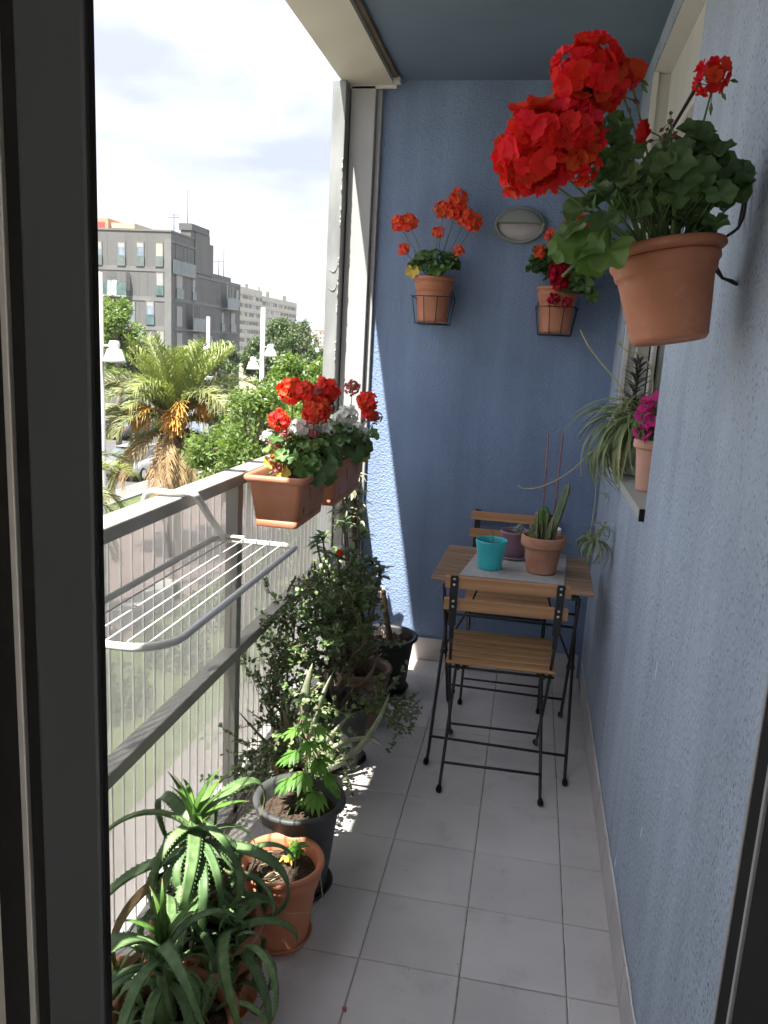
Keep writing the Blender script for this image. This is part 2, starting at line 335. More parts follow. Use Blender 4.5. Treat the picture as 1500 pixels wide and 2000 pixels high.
def thing(name, label, cat, loc=(0, 0, 0), group=None, rz=0.0, rot=None):
    o = bpy.data.objects.new(name, None); COL.objects.link(o); o.location = loc
    o.rotation_euler = rot if rot else (0, 0, rz); o.empty_display_size = 0.05
    o['label'] = label; o['category'] = cat
    if group: o['group'] = group
    return o
def tag(o, label, cat, group=None):
    o['label'] = label; o['category'] = cat
    if group: o['group'] = group
    return o
def struct(name, mb, mats, bevel=0.0):
    return mb.build(name, mats, None, bevel, kind='structure')

def frame(n, fwd, p=(0, 0, 0), sc=1.0):
    """matrix whose local Z is n and local Y is close to fwd"""
    z = Vector(n).normalized(); y = Vector(fwd); y = y - z * y.dot(z)
    if y.length < 1e-5: y = z.orthogonal()
    y.normalize(); x = y.cross(z)
    if isinstance(sc, (int, float)): sc = (sc, sc, sc)
    m = Matrix(((x.x*sc[0], y.x*sc[1], z.x*sc[2], p[0]), (x.y*sc[0], y.y*sc[1], z.y*sc[2], p[1]), (x.z*sc[0], y.z*sc[1], z.z*sc[2], p[2]), (0, 0, 0, 1)))
    return m
def U(a, b): return random.uniform(a, b)
def rdir(): 
    while True:
        v = Vector((U(-1, 1), U(-1, 1), U(-1, 1)))
        if 0.1 < v.length < 1: return v.normalized()
def bez(a, b, c, n=8):
    a, b, c = Vector(a), Vector(b), Vector(c); o = []
    for i in range(n + 1):
        t = i / n; o.append(a * (1-t)**2 + b * 2*t*(1-t) + c * t*t)
    return o
def spline(pts, n=6):
    P = [Vector(p) for p in pts]; P = [P[0]*2 - P[1]] + P + [P[-1]*2 - P[-2]]; o = []
    for i in range(1, len(P) - 2):
        for k in range(n):
            t = k / n; p0, p1, p2, p3 = P[i-1], P[i], P[i+1], P[i+2]
            o.append(0.5 * ((2*p1) + (p2 - p0)*t + (2*p0 - 5*p1 + 4*p2 - p3)*t*t + (3*p1 - p0 - 3*p2 + p3)*t**3))
    o.append(P[-2]); return o

# ================================================================== BALCONY: the setting
XW, YB, ZC = 0.335, 3.72, 2.64        # side wall plane, end wall plane, ceiling
ZG = -5.0                             # street level below the balcony floor

struct('balcony_slab', MB().box(-0.955, 1.2, -2.6, 4.0, -0.24, -0.012), 'concrete')
floor = struct('floor', MB().box(-0.94, XW + 0.01, 0.5, YB + 0.01, -0.012, -0.004), 'grout')
P = 0.2565; xs = [-0.94, -0.818, -0.561, -0.305, -0.052, 0.206, 0.331]
ys = [0.5] + [1.71 + P * k for k in range(-4, 8)] + [3.714]
cache = {}
G = 0.0016
for i in range(len(xs) - 1):
    for j in range(len(ys) - 1):
        dx, dy = xs[i+1] - xs[i], ys[j+1] - ys[j]
        key = (round(dx, 3), round(dy, 3))
        if key not in cache:
            b = MB(); hx, hy = dx/2 - G, dy/2 - G; c = 0.0022
            b.loft([[(-hx,-hy,-.006),(hx,-hy,-.006),(hx,hy,-.006),(-hx,hy,-.006)],
                    [(-hx,-hy,-.0018),(hx,-hy,-.0018),(hx,hy,-.0018),(-hx,hy,-.0018)],
                    [(-hx+c,-hy+c,0),(hx-c,-hy+c,0),(hx-c,hy-c,0),(-hx+c,hy-c,0)]], smooth=False, cap1=True)
            cache[key] = b.mesh('tile', 'tile')
        o = obj('tile', cache[key], floor, loc=((xs[i]+xs[i+1])/2, (ys[j]+ys[j+1])/2, U(-0.0006, 0.0006)))
        o.rotation_euler = (U(-.0015, .0015), U(-.0015, .0015), U(-.002, .002))

# end wall, side wall with its window opening, ceiling
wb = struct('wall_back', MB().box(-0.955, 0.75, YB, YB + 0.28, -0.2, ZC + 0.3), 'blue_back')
WY0, WY1, WZ0, WZ1 = 2.285, 3.395, 1.066, 2.565
b = MB()
b.box(XW, 0.62, 1.035, WY0, -0.012, ZC); b.box(XW, 0.62, WY1, YB, -0.012, ZC)
b.box(XW, 0.62, WY0, WY1, -0.012, WZ0); b.box(XW, 0.62, WY0, WY1, WZ1, ZC)
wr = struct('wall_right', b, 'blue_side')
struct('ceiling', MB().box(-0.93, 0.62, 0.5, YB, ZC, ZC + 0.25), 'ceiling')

# skirting: one tile after another
sk = MB().box(-.0045, .0045, -0.126, 0.126, 0, 0.112).mesh('skirting_tile', 'skirt')
for k in range(11):
    y = 1.71 - 0.2565 * 2.5 + 0.2565 * k
    if 1.2 < y + 0.13 and y + 0.1 < YB: 
        o = obj('skirting_tile', sk, wr, loc=(XW - 0.0046, y, 0.001)); o.rotation_euler = (0, 0, U(-.004, .004))
sk2 = MB().box(-0.126, 0.126, -.0045, .0045, 0, 0.112).mesh('skirting_tile', 'skirt')
for k, x in enumerate((-0.69, -0.433, -0.179, 0.077)):
    obj('skirting_tile', sk2, wb, loc=(x, YB - 0.0048, 0.001))
obj('skirting_tile', MB().box(-0.056, 0.056, -.0045, .0045, 0, 0.112).mesh('skirting_tile', 'skirt'), wb, loc=(0.2645, YB - 0.0048, 0.001))
b = MB()
pts = [(XW - 0.003 + U(-.001, .001), 1.05 + i * 0.06, 0.1145 + U(-.0012, .0012)) for i in range(44)]
b.tube(pts, [U(.0016, .0038) for _ in pts], 6)
b.build('caulk_joint', 'caulk', wr)
# smears of filler on the side wall
for (y, z, l_) in ((1.75, .42, .03), (1.82, .78, .05), (2.05, .13, .05)):
    b = MB(); b.tube([(XW - .0004, y + U(-.008, .008), z + t * l_) for t in (0, .3, .6, 1)], [.0008, .003, .002, .0006], 5, flat=.5); b.build('filler_smear', 'caulk', wr)

# edge beam over the opening, with a strip for the dark gap, end plate
b = MB(); b.box(-0.916, -0.700, 0.45, 3.655, 2.602, 2.606); b.box(-0.916, -0.912, 0.45, 3.655, 2.606, 2.95)
b.box(-0.704, -0.700, 0.45, 3.655, 2.606, 2.6395)
beam = struct('edge_beam', b, 'alu_beige')
b = MB(); b.box(-0.700, -0.678, 0.45, 3.66, 2.622, 2.639); b.build('gap_shade_strip', 'brown_gap', beam)  # brown strip painting the shaded gap between beam and ceiling
b = MB(); b.box(-0.9, -0.69, 3.655, 3.662, 2.590, 2.612); b.box(-0.70, -0.672, 3.62, 3.665, 2.606, 2.628); b.build('end_plate', 'win_white', beam)
for (x, y) in ((-.83, 3.35), (-.80, 2.7)): MB().lathe([(0, -.0015), (.005, -.0015), (.006, 0)], 10, (x, y, 2.602)).build('screw', 'bolt', beam)

# white column casing and galvanised post at the far corner
col = struct('column_casing', MB().box(-0.888, -0.779, 3.655, 3.7185, -0.005, 2.602), 'alu_white', 0.003)
b = MB(); b.box(-0.7785, -0.757, 3.690, 3.7185, -0.005, 2.60); b.build('casing_flange', 'alu_white', col, 0.002)
for z in (2.5, 1.95, 1.4, .85): MB().lathe([(0, -.002), (.004, -.002), (.006, 0)], 10, (0, 0, 0)).build('screw', 'bolt', col, loc=(-.768, 3.689, z)).rotation_euler = (PI/2, 0, 0)
b = MB(); b.box(-0.952, -0.892, 3.58, 3.70, -0.2, 2.602)
pg = struct('corner_post', b, 'galv', 0.003)
b = MB()
for i in range(26):
    z = U(1.4, 2.3); b.tube([(-.894 + U(-.002, .001), 3.578, z), (-.896, 3.577, z + U(.004, .03))], [.003, U(.001, .004)], 5)
for zz in (1.75, 1.83): b.tube(bez((-.94, 3.5785, zz), (-.90, 3.5785, zz - .04), (-.897, 3.578, zz + .05), 8), [.001, .002, .003, .003, .003, .002, .002, .001, .001], 5, flat=.4)
b.build('paint_flakes', 'alu_white', pg, kind='stuff')

# room behind the lens: unseen, rear wall opening added to let sky light in
b = MB()
b.box(-0.87, -0.36, 0.46, 0.505, -0.012, 2.9)           # wall left of the doorway
b.box(-0.93, -0.87, -2.6, 0.505, -0.012, 2.9)           # outer wall
b.box(-0.87, 1.2, -2.66, -2.6, -0.012, 0.9); b.box(-0.87, 1.2, -2.66, -2.6, 2.2, 2.9); b.box(-0.87, -.6, -2.66, -2.6, 0.9, 2.2); b.box(1.0, 1.2, -2.66, -2.6, 0.9, 2.2)
b.box(1.2, 1.26, -2.66, 1.035, -0.012, 2.9)
b.box(0.62, 1.26, 1.035, 1.10, -0.012, 2.9)
b.box(-0.93, 1.26, -2.66, 0.5, 2.64, 2.9); b.box(0.62, 1.26, 0.5, 1.035, 2.64, 2.9)
b.box(-0.87, 0.36, 0.462, 0.503, 2.3, 2.64)
struct('room', b, 'room')
struct('room_floor', MB().box(-0.87, 1.2, -2.6, 0.499, -0.011, 0.0), 'room')

# sliding door stile on the left
t = thing('sliding_door', 'dark grey aluminium sliding door stile close to the lens along the left edge', 'door frame', (-0.33, 0.47, 0))
b = MB(); b.box(0.0075, 0.0545, 0.0, 0.0085, 0.0, 2.3); b.build('stile', 'frame_dark', t, 0.003)
b = MB(); b.box(0.0546, 0.0560, 0.0015, 0.0083, 0.0, 2.3); b.build('gasket', 'rubber', t)
b = MB(); b.box(-0.004, 0.034, 0.0088, 0.03, 0.0, 2.3); b.build('core', 'rubber', t)
b = MB(); b.box(-0.003, 0.0073, 0.004, 0.0085, 0.0, 2.3); b.build('groove', 'rubber', t)
b = MB(); b.box(-0.0085, -0.0032, 0.0, 0.0085, 0.0, 2.3); b.build('edge_strip', 'frame_lite', t, .001)
b = MB(); b.box(-0.12, -0.0087, 0.001, 0.03, 0.0, 2.3); b.build('jamb', 'rubber', t)
# right door frame at the wall's near end
t = thing('terrace_door', 'black door edge with a silver strip at the lower right of the blue wall', 'door', (XW, 1.03, 0))
b = MB(); b.box(-0.010, 0.10, -0.006, 0.004, 0.0, 2.5); b.build('gasket', 'rubber', t)
b = MB(); b.box(-0.014, 0.10, -0.0145, -0.0065, 0.0, 2.5); b.build('edge_strip', 'frame_lite', t, .001)
b = MB(); b.box(-0.012, 0.10, -0.066, -0.015, 0.0, 2.5); b.build('groove', 'rubber', t)
b = MB(); b.box(-0.016, 0.10, -0.075, -0.0665, 0.0, 2.5); b.build('inner_strip', 'frame_lite', t, .001)
b = MB(); b.box(-0.012, 0.10, -0.55, -0.0755, 0.0, 2.5); b.build('leaf', 'rubber', t)

# ------------------------------------------------------------------ window in the side wall
t = thing('window', 'white framed window with a shutter box recessed in the blue side wall', 'window', (0.44, (WY0 + WY1) / 2, WZ0))
hy = (WY1 - WY0) / 2; hz = WZ1 - WZ0
b = MB(); b.box(-0.100, 0.18, -hy + .002, hy - .002, hz - .007, hz - .002); b.build('soffit', 'win_white', t)
b = MB(); b.box(-0.040, 0.17, -hy + .010, hy - .012, hz - .232, hz - .0075); b.build('shutter_box', 'win_white', t, .004)
b = MB(); b.box(-0.0365, 0.17, -hy + .012, hy - .014, hz - .250, hz - .2325); b.build('shutter_gap_shade', 'rubber', t)  # black strip drawn in for the shade under the shutter box
b = MB(); b.box(-0.034, 0.03, -hy + .012, hy - .014, hz - .275, hz - .2505); b.build('lintel_trim', 'win_white', t, .002)
for s_ in (1, -1):
    b = MB(); y0 = s_ * (hy - .008); b.box(-0.100, 0.18, min(y0, y0 + s_*.006), max(y0, y0 + s_*.006), 0.035, hz - .0075); b.build('jamb', 'win_white', t)
b = MB(); b.box(-0.103, -0.083, hy - .03, hy - .0085, .035, hz - .008); b.box(-0.055, -0.045, hy - .03, hy - .0085, .035, hz - .24); b.build('shutter_guide', 'win_white', t, .002)
b = MB()
for (y0, y1, z0, z1) in ((-hy+.009, hy-.034, hz-.34, hz-.273), (-hy+.009, hy-.034, .036, .09), (-hy+.009, -hy+.07, .0905, hz-.3405), (hy-.09, hy-.034, .0905, hz-.3405), (-.04, .04, .0905, hz-.3405)):
    b.box(0.0, 0.05, y0, y1, z0, z1)
b.build('frame', 'win_white', t, .003)
b = MB(); b.box(-0.004, 0.04, hy - .0335, hy - .0225, .036, hz - .275); b.build('gasket', 'rubber', t)
for (y0, y1) in ((-hy + .0705, -.0405), (.0405, hy - .0905)):
    p = MB().box(0.022, 0.028, y0, y1, .091, hz - .341).build('pane', 'pane', t)
    g = MB(); g.box(.016, .0218, y0, y0 + .008, .091, hz - .341); g.box(.016, .0218, y1 - .008, y1, .091, hz - .341); g.build('gasket', 'rubber', p)
    c = MB(); ys_ = np.linspace(y0 + .01, y1 - .01, 30); c.add([(.05 + .012 * math.sin(i * 1.9), y, z) for z in (.10, hz - .345) for i, y in enumerate(ys_)], [(i, i + 1, 31 + i, 30 + i) for i in range(29)], 0, True); c.build('curtain', 'curtain', t)
b = MB(); b.box(-0.122, 0.05, -hy + .002, hy - .002, 0.002, 0.030); b.build('sill', 'palegrey', t, .003)
b = MB(); b.box(-0.120, -0.1055, -hy - .006, -hy + .0015, -0.004, 0.031); b.build('sill_end', 'rubber', t)
ZS = WZ0 + 0.030     # top of the sill

# ------------------------------------------------------------------ railing
t = thing('balcony_railing', 'grey steel balcony railing with fine mesh infill along the open side', 'railing', (-0.845, 0.5, 0))
b = MB(); b.box(-0.032, 0.034, 0, 3.07, 1.086, 1.120); b.build('top_rail', 'rail', t, .003)
b = MB(); b.box(-0.008, 0.036, 0, 3.07, 0.550, 0.586); b.build('mid_rail', 'rail', t, .003)
b = MB(); b.box(-0.03, 0.03, 0, 3.07, 0.02, 0.05); b.build('bottom_rail', 'rail', t, .003)
for y in (0.12, 1.69, 3.04):
    b = MB(); b.box(-0.0085, 0.030, y - 0.019, y + 0.019, -0.004, 1.0855); b.build('post', 'rail', t, .002)
b = MB(); zp = 0.0042; yp = 0.0042
for k in range(int(1.03 / zp)):
    z = 0.052 + k * zp; b.box(-0.0290, -0.0287, 0, 3.06, z, z + .00145)
for k in range(int(3.06 / yp)):
    y = k * yp; b.box(-0.0286, -0.0283, y, y + .00135, 0.05, 1.086)
b.build('mesh_sheet', 'mesh', t, kind='stuff')
rib = MB().box(-0.0015, 0.0015, -.002, .002, 0.05, 1.086).mesh('rib', 'rib')
for k in range(57): obj('rib', rib, t, loc=(-0.0262, 0.02 + k * 0.0535, 0))

# ------------------------------------------------------------------ clothes rack hung on the rail
t = thing('clothes_airer', 'white wire clothes airer hooked over the balcony rail', 'clothes rack', (-0.72, 1.64, 0.955))
x0, x1, y0, y1 = -0.118, 0.122, -0.40, 0.405; R_ = 0.06
pts = []
def arc(cx, cy, a0, a1, r=R_, n=7): return [(cx + r*math.cos(a0 + (a1-a0)*i/n), cy + r*math.sin(a0 + (a1-a0)*i/n), 0) for i in range(n+1)]
pts = [(x0, 0, 0)] + arc(x0+.012, y1-.012, PI, PI/2, .012) + arc(x1-.025, y1-.025, PI/2, 0, .025) + arc(x1-.08, y0+.08, 0, -PI/2, .08) + arc(x0+.02, y0+.02, -PI/2, -PI, .02) + [(x0, 0, 0)]
b = MB(); b.tube(pts, .0078, 10, cap=False); b.build('frame_tube', 'rack', t)
for k in range(6):
    x = x0 + 0.012 + k * 0.038
    ye = y0 + (0.006 if x < 0.03 else 0.012 + (x - .03) * .12)
    b = MB(); b.tube([(x, y1 + .004, .001), (x, y1 - .002, .009), (x, y1 - .02, .006), (x, ye, .006), (x, ye - .004, .0)], .0018, 6); b.build('line_wire', 'rack', t)
for ya, nm in ((0.13, 'hook_arm'), (-0.33, 'hook_arm')):
    h = MB(); o_ = 0.012
    ty = ya + (0.255 if ya > 0 else -.05)
    for s_ in (0, 1):
        d = s_ * .014
        P_ = spline([(-.190, ya + d, .10), (-.187, ya + d, .150), (-.172, ya + d, .1745), (-.13, ya+.005 + d, .1745), (-.075, ya+.015 + d, .1745), (-.062, ya+.03 + d, .160), (-.07, ya + .5*(ty-ya) + d, .09), (-.082, ty + d*.5 - .01, .02), (-.083, ty + .012, .006)], 5)
        h.tube(P_, .0062, 7)
    h.build(nm, 'rack', t)
b = MB()
b.box(-.10, -.03, y1 - .012, y1 + .010, .009, .014)
b.build('arm_clip', 'rack', t, .002)

# ================================================================== THE STREET
MT['asphalt'] = mat('asphalt', (0.079, 0.076, 0.072), rough=0.9, var=0.12, vscale=1.5, detail=8)
MT['pave_pink'] = mat('reddish_paving', (0.125, 0.090, 0.082), c2=(0.17, 0.130, 0.118), rough=0.9, vscale=2.5, detail=8)
MT['pave_pale'] = mat('pale_paving', (0.130, 0.115, 0.108), c2=(0.180, 0.162, 0.148), rough=0.9, vscale=3, detail=8)
MT['grass'] = mat('lawn', (0.040, 0.068, 0.016), c2=(0.094, 0.112, 0.036), rough=0.95, vscale=4, detail=8, bump=0.6, bscale=20, bdist=.05)
MT['earth'] = mat('dry_ground', (0.22, 0.19, 0.14), c2=(0.15, 0.15, 0.085), rough=0.95, vscale=0.05, detail=8)
MT['kerb'] = mat('kerb_stone', (0.202, 0.194, 0.180), rough=0.85, var=0.08)
MT['b_grey'] = mat('grey_panel_facade', (0.087, 0.088, 0.088), c2=(0.109, 0.109, 0.108), rough=0.8, vscale=0.6, detail=6, stretch=(1, 1, 0.25))
MT['b_grey_side'] = MT['b_grey']
MT['b_strip'] = mat('pale_concrete_band', (0.120, 0.122, 0.122), rough=0.85, var=0.08, vscale=1)
MT['b_dark'] = mat('dark_opening', (0.07, 0.073, 0.075), rough=0.7, var=0.2)  # dark tone for the shade inside openings and slits, also joints and masts
MT['b_blind'] = mat('white_roller_blind', (0.236, 0.236, 0.232), rough=0.7, var=0.04)
MT['b_glass'] = mat('far_window_glass', (0.145, 0.178, 0.218), rough=0.15, var=0.25, vscale=1.2)
MT['b_green'] = mat('greenish_glass', (0.104, 0.126, 0.122), rough=0.25, var=0.1, vscale=2)
MT['b_teal'] = mat('teal_glass', (0.065, 0.102, 0.102), rough=0.25, var=0.2, vscale=2)
MT['b_yellow'] = mat('yellow_reveal', (0.317, 0.330, 0.218), rough=0.8)
MT['b_white'] = mat('white_spandrel', (0.310, 0.304, 0.273), rough=0.8, var=0.06, vscale=.4)
MT['b_orange'] = mat('orange_facade', (0.384, 0.205, 0.124), rough=0.85, var=0.06)
MT['b_cream'] = mat('cream_facade', (0.372, 0.310, 0.223), rough=0.85, var=0.06)
MT['towel'] = mat('pale_striped_laundry', (0.434, 0.440, 0.434), c2=(0.186, 0.279, 0.248), rough=0.9, vscale=1.0, stretch=(9, 9, .4))
MT['red_cloth'] = mat('red_laundry', (0.45, 0.05, 0.05), rough=0.9)
MT['lamp_white'] = mat('white_street_lamp', (0.434, 0.434, 0.422), rough=0.45, var=0.03)
MT['pole'] = mat('silver_pole', (0.341, 0.341, 0.335), rough=0.45, metal=0.2, var=0.05)
MT['trunk'] = mat('tree_bark', (0.13, 0.10, 0.075), c2=(0.22, 0.18, 0.14), rough=0.95, vscale=6, bump=.6, bscale=18, bdist=.03)
MT['lf_a'] = mat('bright_tree_leaf', (0.051, 0.098, 0.017), c2=(0.172, 0.234, 0.066), rough=0.4, vscale=6, trans=0.3, tcol=(0.25, 0.40, 0.04))
MT['lf_b'] = mat('deep_tree_leaf', (0.039, 0.070, 0.023), c2=(0.109, 0.148, 0.058), rough=0.5, vscale=3, trans=0.2, tcol=(0.12, 0.2, 0.04))
MT['lf_c'] = mat('olive_tree_leaf', (0.055, 0.086, 0.031), c2=(0.098, 0.136, 0.055), rough=0.55, vscale=.9, trans=0.2)
MT['palm_g'] = mat('palm_leaflet', (0.130, 0.165, 0.040), c2=(0.215, 0.240, 0.075), rough=0.5, vscale=3, trans=0.25, rnd=0.25, tcol=(0.25, 0.36, 0.05))
MT['palm_o'] = mat('olive_palm_leaflet', (0.133, 0.152, 0.047), c2=(0.226, 0.226, 0.094), rough=0.55, vscale=3, trans=0.2, rnd=0.25)
MT['palm_d'] = mat('dry_palm_leaflet', (0.187, 0.129, 0.058), c2=(0.312, 0.226, 0.109), rough=0.8, vscale=3, trans=0.15, rnd=0.3)
MT['palm_fruit'] = mat('orange_date_strands', (0.40, 0.19, 0.03), c2=(0.55, 0.31, 0.07), rough=0.6, vscale=14, rnd=.1)
MT['hillm'] = mat('wooded_hill', (0.045, 0.065, 0.045), c2=(0.07, 0.09, 0.06), rough=1.0, vscale=.004, detail=8)
MT['town1'] = mat('town_house', (0.279, 0.205, 0.161), c2=(0.322, 0.273, 0.236), rough=0.9, rnd=.3, vscale=.2)

struct('ground', MB().box(-4000, 2500, -300, 5200, ZG - 1.0, ZG - .004), 'earth')
def strip(name, x0, x1, m, dz, y0=-40, y1=260): return struct(name, MB().add([(x0, y0, ZG + dz), (x1, y0, ZG + dz), (x1, y1, ZG + dz), (x0, y1, ZG + dz)], [(0, 1, 2, 3)]), m)
strip('pavement', -5.0, 2.0, 'pave_pale', .004)
lawn = strip('lawn', -8.2, -5.0, 'grass', .008)
strip('path', -13.2, -8.2, 'pave_pink', .012)
strip('verge', -15.5, -13.2, 'grass', .016)
struct('kerb', MB().box(-15.72, -15.5, -40, 260, ZG - .02, ZG + .10), 'kerb')
strip('footway', -16.6, -15.72, 'pave_pale', .085)
struct('kerb', MB().box(-16.75, -16.6, -40, 260, ZG - .02, ZG + .10), 'kerb')
strip('road', -26.5, -16.75, 'asphalt', .006)
struct('kerb', MB().box(-26.7, -26.5, -40, 260, ZG - .02, ZG + .12), 'kerb')
strip('pavement', -33.0, -26.7, 'pave_pale', .11)
b = MB()
for k in range(30):
    y = -20 + k * 7.0; b.add([(-21.66, y, ZG+.011), (-21.54, y, ZG+.011), (-21.54, y+3, ZG+.011), (-21.66, y+3, ZG+.011)], [(0,1,2,3)])
struct('lane_marking', b, 'b_blind')
# low benches of paving across the path (seen through the mesh)
for k, (x, y, l_) in enumerate(((-9.0, 11.5, 3.2), (-8.6, 17.0, 2.6))):
    tag(MB().box(-.25, .25, -l_/2, l_/2, 0, .45).build('stone_bench', 'concrete', None, .03, loc=(x, y, ZG + .012)), ['long stone bench on the reddish path nearest the railing', 'stone bench on the reddish path beyond the longer bench'][k], 'bench', 'benches on the path')

# hill and the town below it
hb = MB(); prof = [(-1500, 60), (-1250, 118), (-1050, 112), (-895, 96), (-830, 90), (-760, 80), (-700, 78), (-600, 66), (-480, 60), (-300, 50), (100, 40)]
rows = []
for (dy, f) in ((0, 0.0), (160, .45), (380, .8), (600, 1.0), (900, .7), (1300, 0)):
    rows.append([(x * (1 + dy / 3000), 3000 + dy, ZG + (z + 5) * f * (1 + .2*dy/3000) + (U(-3, 3) if 0 < f < 1 else 0)) for x, z in prof])
vs = [p for r in rows for p in r]; n = len(prof); fs = [(i*n+j, i*n+j+1, (i+1)*n+j+1, (i+1)*n+j) for i in range(len(rows)-1) for j in range(n-1)]
hb.add(vs, fs, 0, True); struct('hill', hb, 'hillm')
houses = []
for k in range(26):
    w_, d_, h_ = U(6, 14), U(8, 14), U(9, 19); b = MB(); b.box(-w_/2, w_/2, -d_/2, d_/2, 0, h_); b.box(-w_/2 - .3, w_/2 + .3, -d_/2 - .3, d_/2 + .3, h_ + .01, h_ + .5, 1)
    for i in range(int(h_ / 3)):
        for j in range(3): x = -w_/2 + (j + .5) * w_/3; b.box(x - .7, x + .7, -d_/2 - .06, -d_/2 - .01, 1 + i*3, 2.4 + i*3, 2)
    o = b.build('town_house', ['town1', 'b_orange', 'b_dark'] if k % 3 else ['b_cream', 'town1', 'b_dark'], None, loc=(-190 + (k % 9) * 9.5 + U(-3, 3), 540 + (k // 9) * 40 + U(-10, 10), ZG))
    tag(o, 'small far town house under the wooded hill at the horizon', 'house', 'far town houses below the hill')

# ------------------------------------------------------------------ grey apartment building
t = thing('apartment_building', 'grey panelled apartment block with greenish glass balconies and a stair tower', 'building', (-33, 70, ZG))
OX, OY, OZ = -33, 70, ZG
def L(x): return x - OX
b = MB()
b.box(-17, 0, 0, 9.6, 0, 15.62); b.box(-17, 0, 9.6, 14.55, 0, 12.95); b.box(-17, 0, 14.55, 17.45, 0, 12.30)
b.build('wall', 'b_grey', t)
b = MB(); b.box(-1.0, 0.12, 5.0, 8.5, 15.62, 16.35); b.box(.001, .12, 5.0, 9.4, 12.6, 15.615)
b.build('stair_tower', 'b_grey', t)
MB().box(-1.1, 0.2, 4.0, 8.2, 16.351, 16.95).build('tower_cap', 'b_dark', t)
MB().box(-0.95, 0.05, 4.1, 4.999, 15.62, 16.35).build('tower_base', 'b_grey', t)
b = MB(); b.box(-17.1, .06, -.08, .12, 15.6201, 15.76); b.box(-.1, .06, .12, 5.6, 15.6201, 15.76); b.build('parapet', 'b_strip', t)
b = MB()      # floor bands and corner pier on both faces
for z in (12.35, 9.75, 7.15, 4.55, 1.9):
    b.box(-16.9, -.62, -.05, -.002, z - .2, z + .2); b.box(.002, .05, .62, (9.5 if z > 12.5 else 17.4), z - .12, z + .16)
b.box(-.615, .04, -.07, -.003, 0, 15.0)
b.build('floor_bands', 'b_strip', t)
b = MB()
for x in (-14.6, -12.1, -9.4, -7.45, -6.2, -4.3, -3.1, -2.3): b.box(x - .012, x + .012, -.012, -.001, 0.2, 15.3)
b.build('panel_joints', 'b_dark', t, kind='stuff')
def win(x0, x1, z0, z1, blind=.28, rail=.42, face='L', glass='b_glass', railm='b_green'):
    z0 -= OZ; z1 -= OZ
    b = MB(); fr = .07; bl = MB(); rl = MB(); ps = MB()
    if face == 'L':
        x0 = L(x0); x1 = L(x1)
        for (a0, a1, c0, c1) in ((x0, x0+fr, z0, z1), (x1-fr, x1, z0, z1), (x0+fr, x1-fr, z1-fr, z1), (x0+fr, x1-fr, z0, z0+fr)): b.box(a0, a1, -.06, .0 - .001, c0, c1)
        w_ = b.build('window', 'b_strip', t); hh = z1 - z0
        ps.box(x0+fr, x1-fr, -.03, -.006, z0+fr, z1-fr); ps.build('pane', glass, w_)
        if blind: bl.box(x0+fr+.01, x1-fr-.01, -.045, -.032, z1-fr-blind*hh, z1-fr-.005); bl.build('blind', 'b_blind', w_)
        if rail: rl.box(x0-.02, x1+.02, -.13, -.10, z0-.02, z0+rail*hh); rl.build('glass_rail', railm, w_)
    else:
        y0, y1 = x0 - OY, x1 - OY
        for (a0, a1, c0, c1) in ((y0, y0+fr*1.5, z0, z1), (y1-fr*1.5, y1, z0, z1), (y0+fr*1.5, y1-fr*1.5, z1-fr, z1), (y0+fr*1.5, y1-fr*1.5, z0, z0+fr)): b.box(.001, .06, a0, a1, c0, c1)
        w_ = b.build('window', 'b_strip', t); hh = z1 - z0
        ps.box(.006, .03, y0+.11, y1-.11, z0+fr, z1-fr); ps.build('pane', glass, w_)
        if blind: bl.box(.032, .045, y0+.12, y1-.12, z1-fr-blind*hh, z1-fr-.005); bl.build('blind', 'b_blind', w_)
        if rail: rl.box(.10, .13, y0-.02, y1+.02, z0-.02, z0+rail*hh); rl.build('glass_rail', railm, w_)
    return w_
win(-38.2, -37.42, 7.56, 9.65, .22, .42); win(-36.36, -35.58, 7.58, 9.70, .2, .42); win(-34.5, -33.74, 7.6, 9.71, 0, .42, glass='b_yellow')
win(-34.47, -33.70, 5.09, 7.10, .55, .42, railm='b_teal'); win(-35.45, -34.63, 2.46, 4.54, .2, .42, railm='b_teal'); win(-37.0, -36.5, 2.42, 4.47, .15, .0)
win(-34.42, -33.65, .4, 1.99, .85, 0); win(-40.5, -39.7, 7.56, 9.65, .3, .42); win(-42.6, -41.8, 7.56, 9.65, .1, .42); win(-36.4, -35.7, -.6, 1.95, .3, .42); win(-38.2, -37.4, -2.9, -.9, .3, .42); win(-34.5, -33.7, -3.2, -1.0, .4, .42)
win(-41.5, -40.7, 2.46, 4.54, .4, .42); win(-42.5, -41.7, 5.0, 7.1, .4, .42)
win(70.95, 72.45, 4.9, 7.1, .6, .42, 'R'); win(74.5, 75.35, 5.0, 7.0, .35, .4, 'R'); win(81.9, 82.7, 2.28, 4.3, .6, .42, 'R', railm='b_teal'); win(84.55, 86.0, 2.26, 4.35, .55, .42, 'R')
win(71.0, 72.4, -.6, 1.9, .5, 0, 'R'); win(74.6, 76.0, -.6, 1.9, .5, .42, 'R'); win(86.0, 87.0, 5.1, 6.9, .5, .4, 'R'); win(71.0, 72.4, 2.3, 4.3, .9, 0, 'R'); win(78.5, 79.6, -.5, 1.8, .5, .42, 'R')
win(83.0, 84.5, -3.0, -.9, .5, .42, 'R', railm='b_teal'); win(78.5, 80.0, -3.2, -.9, .5, .42, 'R', railm='b_teal')
